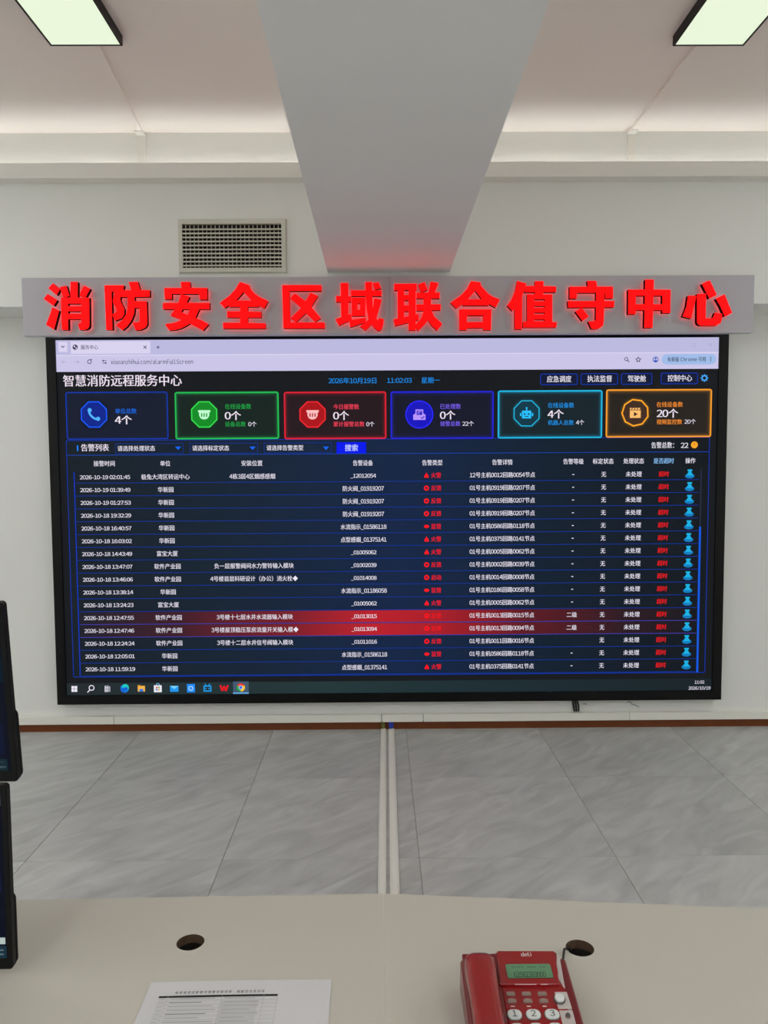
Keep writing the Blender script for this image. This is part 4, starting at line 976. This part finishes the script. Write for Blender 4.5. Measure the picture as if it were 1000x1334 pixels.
def key(name, px, py, wpx, hpx, r, m, h, mring=None):
    u, v = ph(px, py, WK); w = wpx*1.13/FPX/2*1.0; dv = (ph(px, py-hpx/2, WK)[1]-ph(px, py+hpx/2, WK)[1])/2
    b = MB(); b.rprism(u-w, u+w, v-dv, v+dv, WK-0.002, WK+h, min(r, dv*0.99, w*0.99), m, TP, ch=min(0.0009, h*0.6), seg=8)
    if mring: b.rprism(u-w-0.0016, u+w+0.0016, v-dv-0.0016, v+dv+0.0016, WK-0.002, WK+h*0.35, min(r+0.0016, dv+0.0015, w+0.0015), mring, TP, ch=0.0003, seg=8)
    return b.build(name, phone), u, v
for row, y in enumerate((1295.8, 1305.2)):
    for k in range(3):
        o, u, v = key('function_key', 664.8+row*1.8+k*20.6, y, 11.6, 4.8, 0.0015, smallkey_m, 0.003)
        b = MB(); b.face([TP(Vector((u+p, v+q, WK+0.0003))) for p, q in ((-0.003, -0.0085), (0.003, -0.0085), (0.003, -0.0068), (-0.003, -0.0068))], whiteink_m); b.build('print', phone)
digs = []
u0, v0 = ph(670, 1323, WK); du = ph(694.5, 1323, WK)[0]-u0
for rrow, chars in enumerate(('123', '456', '789', '*0#')):
    for k, ch in enumerate(chars):
        u, v = u0+k*du, v0-rrow*0.0225
        b = MB(); b.rprism(u-0.0105, u+0.0105, v-0.0078, v+0.0078, WK-0.002, WK+0.0036, 0.0077, key_m, TP, ch=0.0012, seg=8)
        b.rprism(u-0.0116, u+0.0116, v-0.0089, v+0.0089, WK-0.002, WK+0.0008, 0.0088, ring_m, TP, ch=0.0003, seg=8)
        o = b.build('number_key', phone); db = MB()
        def place(a, c, k, u=u, v=v, ch=ch): return TP(Vector((u+(a-0.5)*0.0075, v+(c-0.365)*0.0132, WK+0.0040+k*0.0001)))
        QUEUE.append((db, ch, place, ink_m, 0.006)); digs.append((db, o))
flush_text()
for db, o in digs: db.build('digit', o)
def pg(*pts, w=W1): return [ph(x, y, w) for x, y in pts]
b = MB(); prism_slope(b, pg((724.5, 1239.5), (729, 1247), (736, 1286), (735, 1287), (724.8, 1270)), -0.004, W1-0.0012, silver_m, 0.001); b.build('silver_trim', phone)
b = MB(); prism_slope(b, pg((722, 1291), (738, 1291), (745, 1313), (727, 1313)), -0.003, W1-0.001, silver_m, 0.001); b.build('silver_trim', phone)
b = MB(); prism_slope(b, pg((728, 1315), (745.4, 1315), (750.5, 1334), (733, 1334)), -0.003, W1-0.001, silver_m, 0.001); b.build('silver_trim', phone)
def knob(name, px, py, r, m, h, m2=None):
    u, v = ph(px, py, W1); b = MB(); b.rprism(u-r, u+r, v-r, v+r, WK-0.002, WK+h, r*0.999, m, TP, ch=0.001, seg=8)
    if m2: b.rprism(u-r*1.22, u+r*1.22, v-r*1.22, v+r*1.22, WK-0.002, WK+h*0.55, r*1.219, m2, TP, ch=0.0006, seg=8)
    b.build(name, phone)
knob('round_key', 728.5, 1301.5, 0.0072, key_m, 0.006, ring_m); knob('round_knob', 739.5, 1323.5, 0.0034, ring_m, 0.005, smallkey_m)
# handset resting in its cradle
hx0, hx1 = ph(606, 1262, 0.03)[0], ph(646.5, 1262, 0.03)[0]; hcx, hw = (hx0+hx1)/2, (hx1-hx0)/2
b = MB(); prism_slope(b, [(xl+0.003, -0.008), (pll+0.001, -0.008), (pll+0.001, vtop-0.002), (xl+0.003, vtop-0.002)], -0.008, 0.004, phone_dark, 0.003); b.build('cradle', phone)
vr = ph(625, 1236.5, 0.04)[1]
secs = [(vr-0.000, 0.62, 0.010, 0.030), (vr-0.003, 0.86, 0.005, 0.0365), (vr-0.010, 0.99, 0.0043, 0.040), (vr-0.024, 1.0, 0.0043, 0.041), (vr-0.045, 0.97, 0.007, 0.0385), (vr-0.065, 0.93, 0.011, 0.0375),
        (vr-0.110, 0.92, 0.012, 0.037), (vr-0.150, 0.95, 0.009, 0.038), (vr-0.175, 1.0, 0.0043, 0.039), (vr-0.192, 0.98, 0.0043, 0.038), (vr-0.200, 0.85, 0.005, 0.034), (vr-0.203, 0.6, 0.010, 0.028)]
V = []; F = []; n = 24
for (v, kx, w0, w1) in secs:
    for k in range(n):
        a = 2*math.pi*k/n; c, s = math.cos(a), math.sin(a); e = 0.62
        V.append(TP(Vector((hcx+hw*kx*math.copysign(abs(c)**e, c), v, (w0+w1)/2+(w1-w0)/2*math.copysign(abs(s)**e, s)))))
for i in range(len(secs)-1):
    for k in range(n): F.append((i*n+k, (i+1)*n+k, (i+1)*n+(k+1) % n, i*n+(k+1) % n))
F.append(tuple(range(n))); F.append(tuple(range((len(secs)-1)*n, len(secs)*n))[::-1])
b.v = b.v
hb_ = MB(); hb_.mesh(V, F, phone_red, True); hb_.build('handset', phone)
# line cord into the right cable hole
pc = on_z(722, 1240.5, ZT+0.02)
b = MB(); b.tube([(ptr_[0]-0.012, yr-0.004, ZT+0.050), (ptr_[0]-0.004, yr+0.004, ZT+0.047), ((ptr_[0]+hr.x-HR)/2, (yr+hr.y)/2-0.012, ZT+0.020), (hr.x-HR-0.006, hr.y-0.012, ZT+0.0062), (hr.x-HR+0.004, hr.y-0.006, ZT+0.0042), (hr.x-HR+0.010, hr.y-0.003, ZT-0.012), (hr.x-HR+0.012, hr.y, ZT-0.06)], 0.0021, cable_black, 8)
b.build('line_cord', phone)
